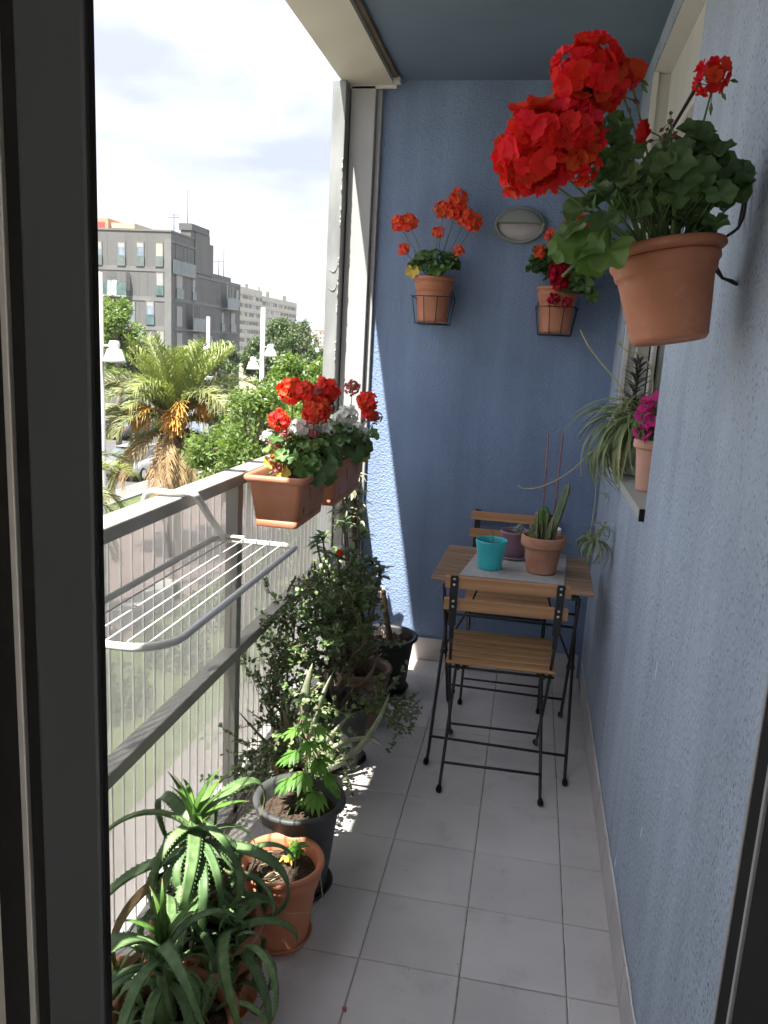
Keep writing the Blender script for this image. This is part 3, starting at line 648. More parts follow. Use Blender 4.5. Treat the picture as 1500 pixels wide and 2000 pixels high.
# loggia at the top corner (flat dark sheet for its shade), projecting balconies
b = MB(); z0, z1 = 7.2 - OZ, 9.75 - OZ
b.box(.0015, .02, .12, 5.1, z0, z1); lo = b.build('loggia', 'b_dark', t)
b = MB(); b.box(.021, .10, .12, 5.1, z1 - .02, z1 + .14); b.box(.021, .08, .9, 1.05, z0, z1 - .021); b.build('loggia_frame', 'b_strip', lo)
b = MB()
for i in range(5):
    for j in range(3): b.box(.022, .05, 2.6 + j * .8, 3.25 + j * .8, z0 + 1.15 + i * .26, z0 + 1.28 + i * .26)
b.build('louvre', 'b_strip', lo, kind='stuff')
for j in range(3): MB().box(.12, .15, .12 + j * 1.67, 1.76 + j * 1.67, z0 - .15, z0 + 1.1).build('glass_rail', 'b_green', lo)
def balc(y0, y1, z0, z1, rail='b_green'):
    y0 -= OY; y1 -= OY; z0 -= OZ; z1 -= OZ
    bb = MB().box(.002, .7, y0, y1, z0 - .1, z0).build('balcony', 'b_blind', t)
    MB().box(.003, .02, y0, y1, z0 + .01, z1).build('opening_shade', 'b_dark', bb)  # flat dark sheet for the shade inside the balcony
    MB().box(.66, .69, y0 + .45, y1, z0 + .005, z0 + 1.12).build('glass_rail', rail, bb)
    MB().box(.655, .695, y0, y0 + .43, z0 + .005, z0 + 1.12).build('side_panel', 'b_teal', bb)
    m = MB()
    for i in range(8):
        for j in range(2):
            m.box(.60, .64, y0 + .08 + j * .75, y0 + .6 + j * .75, z0 + 1.15 + i * .16, z0 + 1.22 + i * .16)
    for j in range(4): m.box(.60, .64, y0 + j * .55, y0 + .07 + j * .55, z0 + 1.13, z1)
    m.build('screen', 'b_strip', bb, kind='stuff')
balc(73.3, 76.3, 2.2, 4.6); balc(82.0, 85.2, 4.7, 7.1); balc(82.2, 85.2, -.2, 1.95)
# balcony box on the front face with laundry
z0, z1 = 4.9 - OZ, 7.0 - OZ
bb = MB().box(L(-39.4), L(-37.0), -.75, -.003, z0 - .12, z0).build('balcony', 'b_blind', t)
MB().box(L(-39.3), L(-37.5), -.02, -.004, z0 + .01, z1).build('opening_shade', 'b_dark', bb)  # dark sheet on the wall in place of a shaded opening
MB().box(L(-39.4), L(-38.3), -.74, -.71, z0 + .005, z0 + 1.1).build('glass_rail', 'b_teal', bb)
MB().box(L(-37.9), L(-37.0), -.74, -.71, z0 + .005, z0 + 1.1).build('glass_rail', 'b_teal', bb)
m = MB()
for i in range(7):
    for j in range(2): m.box(L(-37.85) + j * .42, L(-37.5) + j * .42, -.73, -.70, z0 + 1.12 + i * .135, z0 + 1.19 + i * .135)
for i in range(14): m.box(L(-37.02), L(-36.99), -.70, -.05, z0 + i * .15, z0 + .08 + i * .15)
m.build('screen', 'b_strip', bb, kind='stuff')
m = MB(); rings = []
for i in range(9):
    zz = z0 + 1.3 - i * .17; rings.append([(L(-38.75) + j * .13 - i * .015, -.80 - .05 * math.sin(j * 1.3 + i * .4), zz - .03 * math.sin(j)) for j in range(8)])
vs = [p for r in rings for p in r]; m.add(vs, [(i*8+j, i*8+j+1, (i+1)*8+j+1, (i+1)*8+j) for i in range(8) for j in range(7)], 0, True)
m.build('hanging_sheet', 'towel', bb)
MB().box(L(-38.3), L(-37.25), -.03, -.004, 2.52 - OZ, 4.6 - OZ).build('recess_shade', 'b_dark', t)  # no real depth: the shade of the recess is a dark sheet
MB().box(L(-38.3), L(-37.2), -.13, -.10, 2.5 - OZ, 3.4 - OZ).build('glass_rail', 'b_green', t)
for (y, z, n_, w_) in ((75.95, 7.75, 5, .7), (76.85, 5.15, 5, .65), (80.5, 5.15, 5, .6), (79.55, 2.55, 5, .75)):
    for i in range(n_): MB().box(.004, .02, y - OY, y - OY + w_, z - OZ + i * .3, z - OZ + .12 + i * .3).build('vent_slit', 'b_dark', t)

# ------------------------------------------------------------------ long white block behind it
t = thing('apartment_block', 'long white apartment block with rows of small dark windows behind the grey one', 'building', (-104, 275, ZG))
b = MB(); b.box(-30, 0, 0, 24, 0, 24.9); b.box(-30, -.6, 24, 71, 0, 23.4); b.build('wall', 'b_white', t)
wm = MB(); wm.box(.0, .08, 0, 1.9, 0, 1.25); wm = wm.mesh('window', 'b_dark'); wm2 = MB().box(.0, .1, 0, 1.6, 0, 1.2).mesh('window', 'b_glass')
bm_ = MB().box(.0, .12, 0, .9, 0, 1.25).mesh('blind', 'b_blind')
for f in range(7):
    z = 21.0 - f * 3.0
    for k in range(10):
        if random.random() < .9:
            o = obj('window', wm if random.random() < .75 else wm2, t, loc=(.01, .6 + k * 2.35, z))
            if random.random() < .35: obj('blind', bm_, o, loc=(.03, .4, 0))
    for k in range(19):
        if random.random() < .85:
            o = obj('window', wm if random.random() < .75 else wm2, t, loc=(-.59, 24.6 + k * 2.4, z - .9))
            if random.random() < .35: obj('blind', bm_, o, loc=(.03, .4, 0))
for f in range(8):
    MB().box(.02, .22, 0, 24, 22.45 - f * 3.0, 22.75 - f * 3.0).build('ledge', 'b_white', t)
    MB().box(-.58, -.38, 24.3, 71, 21.55 - f * 3.0, 21.85 - f * 3.0).build('ledge', 'b_white', t)
for y, s_ in ((8, 3), (22, 2), (31, 4), (52, 5)): MB().box(-4, -1, y, y + s_, 23.4, 25.4 + (y < 24) * 1).build('roof_hut', 'b_white', t)
# orange tower far left
t = thing('apartment_tower', 'orange and cream apartment tower peeking over the grey roof at the left edge', 'building', (-62.5, 110, ZG))
MB().box(-6, 1.1, 0, 8, 0, 22.4).build('wall', 'b_orange', t); MB().box(1.11, 4.4, 1, 8, 0, 20.9).build('wall', 'b_cream', t)
MB().box(1.0, 4.8, .6, 8.3, 21.2, 21.9).build('roof', 'b_cream', t); MB().box(1.3, 4.2, .99, 1.0, 20.0, 20.7).build('roof_window', 'b_dark', t)
MB().box(-.6, .6, -.03, -.002, 20.9, 21.9).build('window', 'red_cloth', t)
# roof aerials
def aerial(x, y, z, h_, arms, lab):
    b = MB(); b.tube([(0, 0, 0), (0, 0, h_)], .035, 6)
    o = thing('roof_aerial', lab, 'aerial', (x, y, z), 'aerials on the roofs'); b.build('mast', 'b_dark', o)
    for k in range(arms):
        m = MB(); zz = h_ - .12 - k * .22; m.tube([(-.55, 0, zz), (.55, 0, zz)], .022, 5)
        for q in range(4): m.tube([(-.45 + q * .3, -.2, zz), (-.45 + q * .3, .2, zz)], .014, 4)
        m.build('antenna', 'b_dark', o)
aerial(-33.4, 74.4, 10.62, 4.4, 0, 'tall thin mast on the grey roof beside the stair tower')
aerial(-33.8, 72.3, 10.62, 1.9, 2, 'small branched television aerial on the grey roof near its corner')
aerial(-34.0, 85.0, 7.3, 3.6, 0, 'thin mast at the low end of the grey roof')
aerial(-34.0, 83.6, 7.95, 1.7, 1, 'short aerial on the lower step of the grey roof')
for k in range(9): aerial(-106 - U(0, 3), 280 + k * 7.3, 18.5 + (1.4 if k < 2 else 0), U(2, 4), 1, 'small aerial on the roof of the long white block')

# ------------------------------------------------------------------ street lamps
def lamp(x, y, top, heads, lab, r=.095):
    o = thing('street_lamp', lab, 'street lamp', (x, y, ZG), 'street lamps along the avenue')
    H_ = top - ZG
    b = MB(); b.lathe([(0, 0), (r*1.15, 0), (r*1.1, .3), (r*.95, H_ - .02), (0, H_)], 14); b.build('pole', 'pole', o)
    for (hx, hz_, s_) in heads:
        hz_ -= ZG
        b = MB(); b.bar((0, 0, hz_ + .22), (hx, 0, hz_ + .22), .05, .05); a = b.build('arm', 'pole', o)
        b = MB(); b.lathe([(0, .34), (.10, .33), (.13, .24), (.11, .17), (.16, .14), (.24, -.08), (.27, -.14), (.25, -.14), (.0, -.08)], 18, (hx, 0, hz_)); b.build('lamp_head', 'lamp_white', o)
lamp(-9.75, 17, 2.83, [(.36, 1.0, 1)], 'nearest street lamp, its pole half hidden by the door edge')
lamp(-10.39, 30, 2.77, [(.33, 1.07, 1), (-.36, .55, 1)], 'two headed street lamp standing right of the palm')
lamp(-20.17, 48, 2.82, [(-.34, .9, 1), (.36, .3, 1)], 'farther street lamp rising just behind the palm fronds', .12)
lamp(-18.2, 65, 2.80, [(.36, 1.0, 1), (-.36, .4, 1)], 'farthest street lamp, near the end of the white block', .12)
# pale shelter frame by the building
t = thing('bus_shelter', 'pale metal shelter frame in front of the grey building', 'shelter', (-17.2, 38, ZG))
b = MB(); b.box(-.06, .06, -.06, .06, 0, 4.5); b.build('post', 'pole', t); MB().box(-.1, 1.35, -.5, .5, 4.501, 4.62).build('roof', 'lamp_white', t)
MB().box(.9, 1.0, -.06, .06, 0, 4.5).build('post', 'pole', t)
MB().box(.065, .895, -.02, .02, .5, 3.6).build('glass_panel', 'b_glass', t)

# ------------------------------------------------------------------ parked cars
MT['car_silver'] = mat('silver_car_paint', (0.42, 0.43, 0.44), rough=0.3, metal=0.4, var=.03, coat=.5)
MT['car_white'] = mat('white_car_paint', (0.65, 0.65, 0.64), rough=0.3, var=.03, coat=.5)
MT['car_dark'] = mat('dark_car_paint', (0.05, 0.055, 0.06), rough=0.3, var=.03, coat=.5)
def car(x, y, paint, lab):
    o = thing('parked_car', lab, 'car', (x, y, ZG + .006), 'cars parked along the avenue')
    sec = [(-2.05, .45, .72, .70), (-1.95, .30, .86, .80), (-1.2, .25, .92, .86), (0, .24, .95, .87), (1.1, .25, .92, .87), (1.9, .3, .88, .82), (2.08, .45, .68, .72)]
    rings = []
    for (yy, zb, zt, hw) in sec: rings.append([(-hw, yy, zb), (hw, yy, zb), (hw*1.02, yy, (zb+zt)/2), (hw*.94, yy, zt), (-hw*.94, yy, zt), (-hw*1.02, yy, (zb+zt)/2)])
    MB().loft(rings, cap0=True, cap1=True).build('body', paint, o)
    rings = []
    for (yy, zt, hw) in ((-1.75, .90, .74), (-1.2, 1.36, .62), (-.2, 1.45, .62), (.55, 1.40, .62), (1.15, .92, .74)): rings.append([(-.78, yy, .88), (.78, yy, .88), (hw, yy, zt), (-hw, yy, zt)])
    MB().loft(rings, smooth=False, cap0=True, cap1=True).build('glasshouse', 'glass', o)
    MB().box(-.60, .60, -1.15, .5, 1.452, 1.475).build('roof', paint, o, .02)
    for sx in (-1, 1):
        for yy in (-1.3, 1.3):
            w_ = MB().lathe([(0, -.1), (.24, -.1), (.31, -.08), (.31, .08), (.24, .1), (0, .1)], 18).build('wheel', 'rubber', o, loc=(sx * .78, yy, .31)); w_.rotation_euler = (0, PI/2, 0)
            MB().lathe([(0, .112), (.17, .108), (.2, .101)], 14).build('rim', 'bolt', w_) if sx > 0 else MB().lathe([(.2, -.101), (.17, -.108), (0, -.112)], 14).build('rim', 'bolt', w_)
        MB().box(sx*.58 - .14, sx*.58 + .14, -2.07, -1.98, .62, .74).build('tail_lamp', 'red', o, .01)
car(-17.9, 34.6, 'car_silver', 'silver car parked behind the drooping palm fronds, the nearest one')
car(-18.0, 40.2, 'car_white', 'white car parked beyond the silver car behind the palm')
car(-25.2, 47.5, 'car_dark', 'dark car parked across the road by the grey building')

# ------------------------------------------------------------------ palms
def frond_mesh(L_, e0, curl, dry, mname, nl=34, ll=.42, wid=.021, seed=0):
    rg = random.Random(seed); b = MB(); pts = []; p = Vector((0, 0, 0)); th = e0; ds = L_ / 14
    for i in range(15):
        pts.append(p.copy()); p = p + Vector((0, math.cos(th), math.sin(th))) * ds; th -= curl / 14 * (0.5 + i / 14 * 1.0)
    b.tube(pts, [.022 * (1 - .85 * i / 14) for i in range(15)], 5)
    for k in range(nl):
        f = .16 + .83 * k / (nl - 1); q = f * 14; i = min(int(q), 13); u = q - i
        c = pts[i].lerp(pts[i+1], u); tdir = (pts[i+1] - pts[i]).normalized(); up = Vector((1, 0, 0)).cross(tdir).normalized()
        l_ = ll * (math.sin(PI * (.12 + .80 * f)) ** .6) * rg.uniform(.85, 1.1)
        for sx in (-1, 1):
            d = (tdir * rg.uniform(.6, 1.25) + Vector((sx, 0, 0)) * rg.uniform(.4, .95) + up * rg.uniform(-.1, .75)).normalized()
            dr = rg.uniform(.10, .55) * (2 if dry else 1); side = tdir.cross(d).normalized().cross(d).normalized() * wid * .5 if True else 0
            m1 = c + d * l_ * .55 + Vector((0, 0, -dr * .15 * l_)); e_ = c + d * l_ + Vector((0, 0, -dr * l_))
            b.add([c - side, c + side, m1 + side, m1 - side, e_], [(0, 1, 2, 3), (3, 2, 4)], 0, False)
    return b.mesh('frond', mname)
FR = {}
for k in range(3):
    FR['u%d' % k] = frond_mesh(1.75, 1.45, .55, 0, 'palm_g', 58, .42, seed=k)
    FR['a%d' % k] = frond_mesh(1.95, 1.0, 1.9, 0, 'palm_o' if k != 1 else 'palm_g', 60, .44, seed=10 + k)
    FR['h%d' % k] = frond_mesh(1.9, .45, 1.9, 0, 'palm_g' if k == 0 else 'palm_o', 60, .44, seed=20 + k)
    FR['d%d' % k] = frond_mesh(1.9, -.25, 1.4, 1, 'palm_d' if k else 'palm_o', 52, .36, .022, seed=30 + k)
def palm(x, y, z, lab, n=(8, 26, 26, 22), sc=1.0, sd_=3):
    rg = random.Random(sd_); o = thing('palm_tree', lab, 'palm', (x, y, ZG), 'palms in the verge'); h_ = z - ZG
    b = MB(); pr = []
    for i in range(24):
        zz = h_ * i / 23; r0 = .21 + .03 * (i % 2) + (.12 * max(0, (i - 19) / 4)); pr.append((r0, zz))
    b.lathe(pr, 14); b.build('trunk', 'trunk', o)
    b = MB()
    for k in range(60):      # cut leaf bases round the top of the trunk
        a = k * 2.4; zz = h_ - 1.1 + k / 60 * 1.1; b.bar((math.cos(a)*.2, math.sin(a)*.2, zz), (math.cos(a)*.42, math.sin(a)*.42, zz + .22), .09, .04)
    b.build('leaf_bases', 'palm_d', o)
    idx = 0
    for kind, cnt in zip('uahd', n):
        for k in range(cnt):
            a = idx * 2.39996 + rg.uniform(-.2, .2); idx += 1; s_ = sc * rg.uniform(.82, 1.12)
            tilt = {'u': .35, 'a': .12, 'h': .0, 'd': 0}[kind]
            if kind in 'had' and (-math.sin(a) * .42 - math.cos(a) * .9) > {'h': .70, 'a': .93, 'd': 2}[kind]: continue
            f = obj('frond', FR[kind + str(rg.randrange(3))], o, loc=(math.sin(a) * -.12, math.cos(a) * .12, h_ + {'u': .12, 'a': .05, 'h': -.05, 'd': -.2}[kind]))
            f.rotation_euler = (rg.uniform(-.15, .15) - tilt * rg.uniform(0, 1) * (1 if kind == 'u' else .5), rg.uniform(-.2, .2), a); f.scale = (s_, s_, s_)
    for k in range(7):
        a = [4.0, 4.25, 5.3, 5.15, 3.8, 5.9, 5.0][k]; b = MB(); d = Vector((math.cos(a), math.sin(a), 0))
        st = Vector((0, 0, h_ + .02)); k0 = st + d * (.78 + .12 * (k % 2)) + Vector((0, 0, .22 + .16 * (k % 3))); b.tube(bez(st, st + d * .3 + Vector((0, 0, .4)), k0, 5), .02, 5)
        for q in range(75):
            j = Vector((rg.uniform(-1, 1), rg.uniform(-1, 1), rg.uniform(-.9, .9))) * .26
            e_ = k0 + d * rg.uniform(.2, .5) + j + Vector((0, 0, -rg.uniform(.0, .42)))
            b.tube([k0, k0.lerp(e_, .55) + Vector((0, 0, .07)), e_], [.010, .011, .017], 4, cap=False)
        b.build('fruit_cluster', 'palm_fruit', o)
    return o
palm(-10.25, 22, -.95, 'date palm with orange fruit stalks and hanging dry fronds beyond the rail', (20, 44, 24, 24), 1.36, sd_=3)
palm(-9.75, 14.6, -2.0, 'second palm, only its fronds showing along the dark door edge', (5, 14, 16, 12), 1.0, 8)

# ------------------------------------------------------------------ trees
def tree(x, y, cz, rx, rz, lab, leafm, n=5000, ls=.11, name='street_tree', group='trees along the avenue', seed=1, lobes=14, low=0.0, gap=.55):
    rg = np.random.default_rng(seed); rr = random.Random(seed)
    o = thing(name, lab, 'tree', (x, y, ZG), group); h_ = cz - ZG
    b = MB(); top = h_ + rz * .3
    b.tube([(0, 0, 0), (.04, .02, h_ * .4), (-.03, .05, h_ - rz*.5), (.0, 0, top)], [.13*rx**.5, .11*rx**.5, .08, .03], 8); b.build('trunk', 'trunk', o)
    lb = []
    for k in range(lobes):
        d = rdir(); rr_ = rr.uniform(.45, .95); c = np.array([d.x * rx * rr_, d.y * rx * rr_, h_ + d.z * rz * rr_]); lb.append((c, rr.uniform(.20, .42) * rx))
        m = MB(); s0 = Vector((0, 0, h_ - rz * rr.uniform(.1, .7))); m.tube(bez(s0, s0.lerp(Vector(c), .5) + Vector((0, 0, .15)), Vector(c), 5), [.045, .04, .035, .028, .02, .012], 5)
        m.build('limb', 'trunk', o)
    per = n // lobes; vs = []; fs = []
    C_ = np.zeros((0, 3))
    for (c, r0) in lb:
        v = rg.normal(size=(per, 3)); v /= np.linalg.norm(v, axis=1)[:, None]
        q = c + v * (r0 * (rg.random(per) ** .45))[:, None] * np.array([1, 1, .85 * rz / rx if rz < rx * 1.3 else 1.2]); C_ = np.vstack([C_, q])
    N_ = len(C_); dd = rg.normal(size=(N_, 3)) + np.array([0, 0, -.3]); dd /= np.linalg.norm(dd, axis=1)[:, None]
    ss = np.cross(dd, rg.normal(size=(N_, 3)) + np.array([0, 0, 1.2])); ss /= np.linalg.norm(ss, axis=1)[:, None]
    nn = np.cross(ss, dd); l_ = (ls * rg.uniform(.7, 1.25, N_))[:, None]
    A = C_; B = C_ + dd * l_ * .5 + ss * l_ * .27 + nn * l_ * .06; D = C_ + dd * l_; E_ = C_ + dd * l_ * .5 - ss * l_ * .27 + nn * l_ * .06
    V = np.stack([A, B, D, E_], 1).reshape(-1, 3); F_ = np.arange(N_ * 4).reshape(-1, 4)
    me = bpy.data.meshes.new('crown'); me.from_pydata(V.tolist(), [], F_.tolist()); me.materials.append(MT[leafm]); obj('crown', me, o)
    return o
tree(-5.9, 16.3, -.62, 1.15, 1.40, 'bright leafy tree just beyond the rail left of the planters', 'lf_a', 13000, .115, seed=2, lobes=34)
tree(-5.75, 17.6, -1.9, 1.1, .9, 'low leafy tree behind the near planter, below the brighter crowns', 'lf_a', 5500, .12, seed=12, lobes=16)
tree(-5.75, 20.5, -.05, 1.25, 1.35, 'bright leafy tree beside the galvanised corner post', 'lf_a', 13000, .12, seed=3, lobes=34)
tree(-6.0, 18.3, -.75, 1.0, 1.1, 'bright leafy tree filling the gap behind the red railing flowers', 'lf_a', 9000, .115, seed=32, lobes=26)
tree(-16.6, 50, .5, 1.9, 3.2, 'tall dark green tree standing before the white block', 'lf_b', 14000, .22, seed=4, lobes=40)
tree(-17.2, 56, .2, 2.0, 2.8, 'tall dark tree close behind the two headed lamp', 'lf_b', 10000, .24, seed=5, lobes=28)
tree(-14.7, 49, .2, 1.25, 2.6, 'slim dark green tree right of the white block', 'lf_b', 9000, .2, seed=6, lobes=28)
tree(-21.9, 40, 2.1, 1.6, 2.0, 'light green tree beside the left lamp, before the grey front', 'lf_a', 6000, .22, seed=7, lobes=18)
tree(-18.4, 42, -.9, 2.0, 1.7, 'round tree behind the crown of the palm', 'lf_b', 6000, .22, seed=8, lobes=18)
tree(-22.6, 50, -1.2, 2.3, 1.8, 'olive green tree in front of the grey building, left of the palm', 'lf_c', 6000, .24, seed=9, lobes=18)
tree(-11.6, 40, -2.2, 2.1, 1.7, 'olive tree low behind the two headed lamp', 'lf_c', 6000, .2, seed=10, lobes=16)
tree(-9.0, 33, -1.6, 1.7, 1.7, 'olive green tree right of the two headed lamp', 'lf_c', 6500, .17, seed=11, lobes=18)
tree(-14.5, 62, .0, 1.9, 2.3, 'far tree rising at the foot of the hill', 'lf_c', 6000, .24, seed=13, lobes=18)
for k in range(4):
    tree(-27.6 + U(-.4, .4), 52 + k * 16, .4 + U(-.6, .4), 2.4, 2.2, ['dense street tree across the road nearest the grey building corner', 'street tree across the road below the stair tower', 'street tree across the road below the low end of the grey roof', 'street tree across the road at the foot of the white block'][k], 'lf_b' if k % 2 else 'lf_c', 3000, .34, seed=20 + k, lobes=12)
# clipped shrubs along the lawn, seen through the mesh
for k in range(9):
    o = thing('shrub', 'low round shrub in the lawn strip behind the mesh', 'shrub', (-6.9 + U(-.3, .3), 7.5 + k * 2.3, ZG), 'shrubs along the lawn')
    v = rng.normal(size=(1100, 3)); v /= np.linalg.norm(v, axis=1)[:, None]; v[:, 2] = np.abs(v[:, 2]); c = v * (np.array([.65, .8, .75]) * U(.85, 1.2)) * (rng.random(1100) ** .3)[:, None]
    dd = rng.normal(size=(1100, 3)); dd /= np.linalg.norm(dd, axis=1)[:, None]; ss = np.cross(dd, rng.normal(size=(1100, 3))); ss /= np.linalg.norm(ss, axis=1)[:, None]
    V = np.stack([c, c + dd*.06 + ss*.035, c + dd*.12, c + dd*.06 - ss*.035], 1).reshape(-1, 3); me = bpy.data.meshes.new('crown'); me.from_pydata(V.tolist(), [], np.arange(4400).reshape(-1, 4).tolist()); me.materials.append(MT['lf_c' if k % 2 else 'lf_b']); obj('crown', me, o)
    m = MB()
    for q in range(5): d = rdir(); m.tube([(0, 0, 0), (d.x*.3, d.y*.3, .45)], [.02, .008], 4)
    m.build('stems', 'trunk', o)

# ------------------------------------------------------------------ air between here and the hills
hz_ = MB().box(-3990, 2490, -290, 5190, ZG - 2.0, 130).build('haze', 'rubber', None, kind='stuff')
hm = bpy.data.materials.new('air'); hm.use_nodes = True; ht = hm.node_tree; ht.nodes.clear()
ho_ = ht.nodes.new('ShaderNodeOutputMaterial'); hv_ = ht.nodes.new('ShaderNodeVolumePrincipled'); hv_.inputs['Color'].default_value = (.80, .86, .95, 1); hv_.inputs['Density'].default_value = 0.00022; hv_.inputs['Anisotropy'].default_value = .2
ht.links.new(hv_.outputs[0], ho_.inputs['Volume']); hz_.data.materials.clear(); hz_.data.materials.append(hm)

# ================================================================== POTS
def round_pot(o, r, h, m, rim=.13, lip=.010, taper=.68, n=44, name='pot', steps=True, c=(0, 0, 0), soil=True, soilm='soil', wall=.006):
    """flower pot: tapered body, stepped collar and rolled lip, open top with inner wall"""
    rb = r * taper; hr = h * (1 - rim)
    def R(z): return rb + (r - lip - rb) * (z / h) ** .9
    pr = [(0, .003), (rb * .8, .003), (rb * .86, 0), (rb - .003, 0), (rb, .004), (R(h*.05)+.001, h*.055), (R(h*.07), h*.075)]
    for k in range(1, 7): pr.append((R(hr * k / 6.6), hr * k / 6.6))
    if steps:
        q = r * .045; k_ = h * .30; pr = [p for p in pr if p[1] < h - k_ - .004]
        pr += [(R(h - k_) , h - k_ - .003), (R(h - k_) + q*.8, h - k_ - .001), (R(h - k_) + q, h - k_ + .003), (R(h - k_*.72) + q, h - k_*.74), (R(h - k_*.70) + q*1.7, h - k_*.66), (R(h - k_*.6) + q*1.9, h - k_*.58), (R(h - k_*.42) + q*1.5, h - k_*.44), (R(h - k_*.36) + q*.7, h - k_*.38)]
    pr += [(R(h*.93) + .001, h - .021), (R(h*.96) + .003, h - .017), (r - .004, h - .014), (r, h - .011), (r + .0005, h - .006), (r - .002, h - .001), (r - .006, h), (r - lip - .001, h - .002), (r - lip - wall, h - .012), (R(h*.7) - wall, h*.7), (R(h*.5) - wall, h*.5)]
    b = MB(); b.lathe(pr, n, c); p = b.build(name, m, o)
    if soil: soil_disc(o, R(h * .84) - wall * .6, h * .84, soilm, c)
    return p
def soil_disc(o, r, z, m='soil', c=(0, 0, 0), crumbs=40, bumpy=.006):
    b = MB(); n = 28; rings = []
    vs = [(c[0], c[1], c[2] + z + U(-.2, 1) * bumpy)]; fs = []
    for k in range(1, 7):
        for j in range(n):
            a = 2 * PI * j / n; q = r * k / 6; vs.append((c[0] + q * math.cos(a), c[1] + q * math.sin(a), c[2] + z + (U(-1, 1) * bumpy if k < 6 else -.003)))
    for j in range(n): fs.append((0, 1 + j, 1 + (j + 1) % n))
    for k in range(5):
        for j in range(n): fs.append((1+k*n+j, 1+(k+1)*n+j, 1+(k+1)*n+(j+1)%n, 1+k*n+(j+1)%n))
    b.add(vs, fs, 0, True); s_ = b.build('soil', m, o)
    if crumbs:
        b = MB()
        for k in range(crumbs):
            a = U(0, 2*PI); q = r * .94 * math.sqrt(U(0, 1)); s = U(.0015, .0055); x, y = c[0] + q*math.cos(a), c[1] + q*math.sin(a); zz = c[2] + z + bumpy * .5
            b.add([(x+s, y, zz), (x-s*.7, y+s*.8, zz), (x-s*.6, y-s, zz), (x+U(-s,s)*.3, y, zz+s*1.3)], [(0,1,3),(1,2,3),(2,0,3),(0,2,1)])
        b.build('soil_crumbs', 'crumb', s_, kind='stuff')
    return s_
def saucer(o, r, m, h=.022, c=(0, 0, 0), name='saucer'):
    b = MB(); b.lathe([(0, .0), (r*.86, 0), (r*.9, .002), (r, h - .004), (r + .002, h - .001), (r, h), (r - .005, h - .002), (r*.86, .005), (0, .005)], 44, c); return b.build(name, m, o)

# ================================================================== GERANIUM leaves and flowers
def ger_leaf(m, seed):
    rg = random.Random(seed); b = MB(); n = 27; vs = [(0, .12, .02)]; fs = []
    ph = rg.uniform(0, 6)
    for k, q in enumerate((.45, .8, 1.0)):
        for j in range(n):
            a = 2 * PI * j / n; d = abs((a - 1.5 * PI + PI) % (2*PI) - PI)
            r = (1 + .07 * math.cos(9 * a + ph) * (q > .9) + .09 * math.cos(5 * (a - PI/2))) * (1 - .82 * math.exp(-(d / .22) ** 2))
            x, y = q * r * math.cos(a), .12 + q * r * math.sin(a) * .95
            z = .24 * q * q * q + .13 * q * q * math.cos(5 * (a - PI/2) + PI) + rg.uniform(-.03, .03) + .06 * math.sin(2 * a + ph) * q
            vs.append((x, y, z))
    for j in range(n): fs.append((0, 1 + j, 1 + (j+1) % n))
    for k in range(2):
        for j in range(n): fs.append((1+k*n+j, 1+(k+1)*n+j, 1+(k+1)*n+(j+1)%n, 1+k*n+(j+1)%n))
    b.add(vs, fs, 0, True); return b.mesh('leaf', m)
GL = {m: [ger_leaf(m, s_) for s_ in range(5)] for m in ('leaf_ger', 'leaf_ger_lit')}
GL['leaf_yellow'] = [ger_leaf('leaf_yellow', 3)]
def petal(b, mtx, l_, w_, cup=.25, mi=0):
    pts = [(0, 0, 0), (-.32*w_, .35*l_, .03*l_), (-.55*w_, .72*l_, cup*.5*l_ + .04*w_), (-.3*w_, .98*l_, cup*l_), (.02*w_, .93*l_, cup*.82*l_), (.32*w_, l_, cup*l_), (.55*w_, .7*l_, cup*.5*l_ + .03*w_), (.32*w_, .35*l_, .03*l_), (0, .6*l_, cup*.2*l_ - .02*w_)]
    b.add([mtx @ Vector(p) for p in pts], [(0,8,1),(1,8,2),(2,8,3),(3,8,4),(4,8,5),(5,8,6),(6,8,7),(7,8,0)], mi, True)
def floret_into(b, mtx, np_=5, seed=0, cup=.3, mi=0):
    rg = random.Random(seed)
    for k in range(np_):
        a = 2*PI*k/np_ + rg.uniform(-.2, .2); m = mtx @ Matrix.Rotation(a, 4, 'Z') @ Matrix.Rotation(rg.uniform(-.3, .25), 4, 'Y') @ Matrix.Rotation(rg.uniform(-.1, .5), 4, 'X')
        petal(b, m, rg.uniform(.85, 1.1), rg.uniform(.8, 1.05), cup * rg.uniform(.3, 1.3), mi)
def floret_mesh(m, seed, np_=6):
    b = MB(); floret_into(b, Matrix.Identity(4), np_, seed); b.lathe([(0, .12), (.05, .1), (.05, 0)], 5); return b.mesh('floret', m)
FM = {m: [floret_mesh(m, s_, 5 + s_ % 3) for s_ in range(4)] for m in ('red', 'orange', 'scarlet', 'crimson', 'faded', 'white_petal', 'pink_petal')}
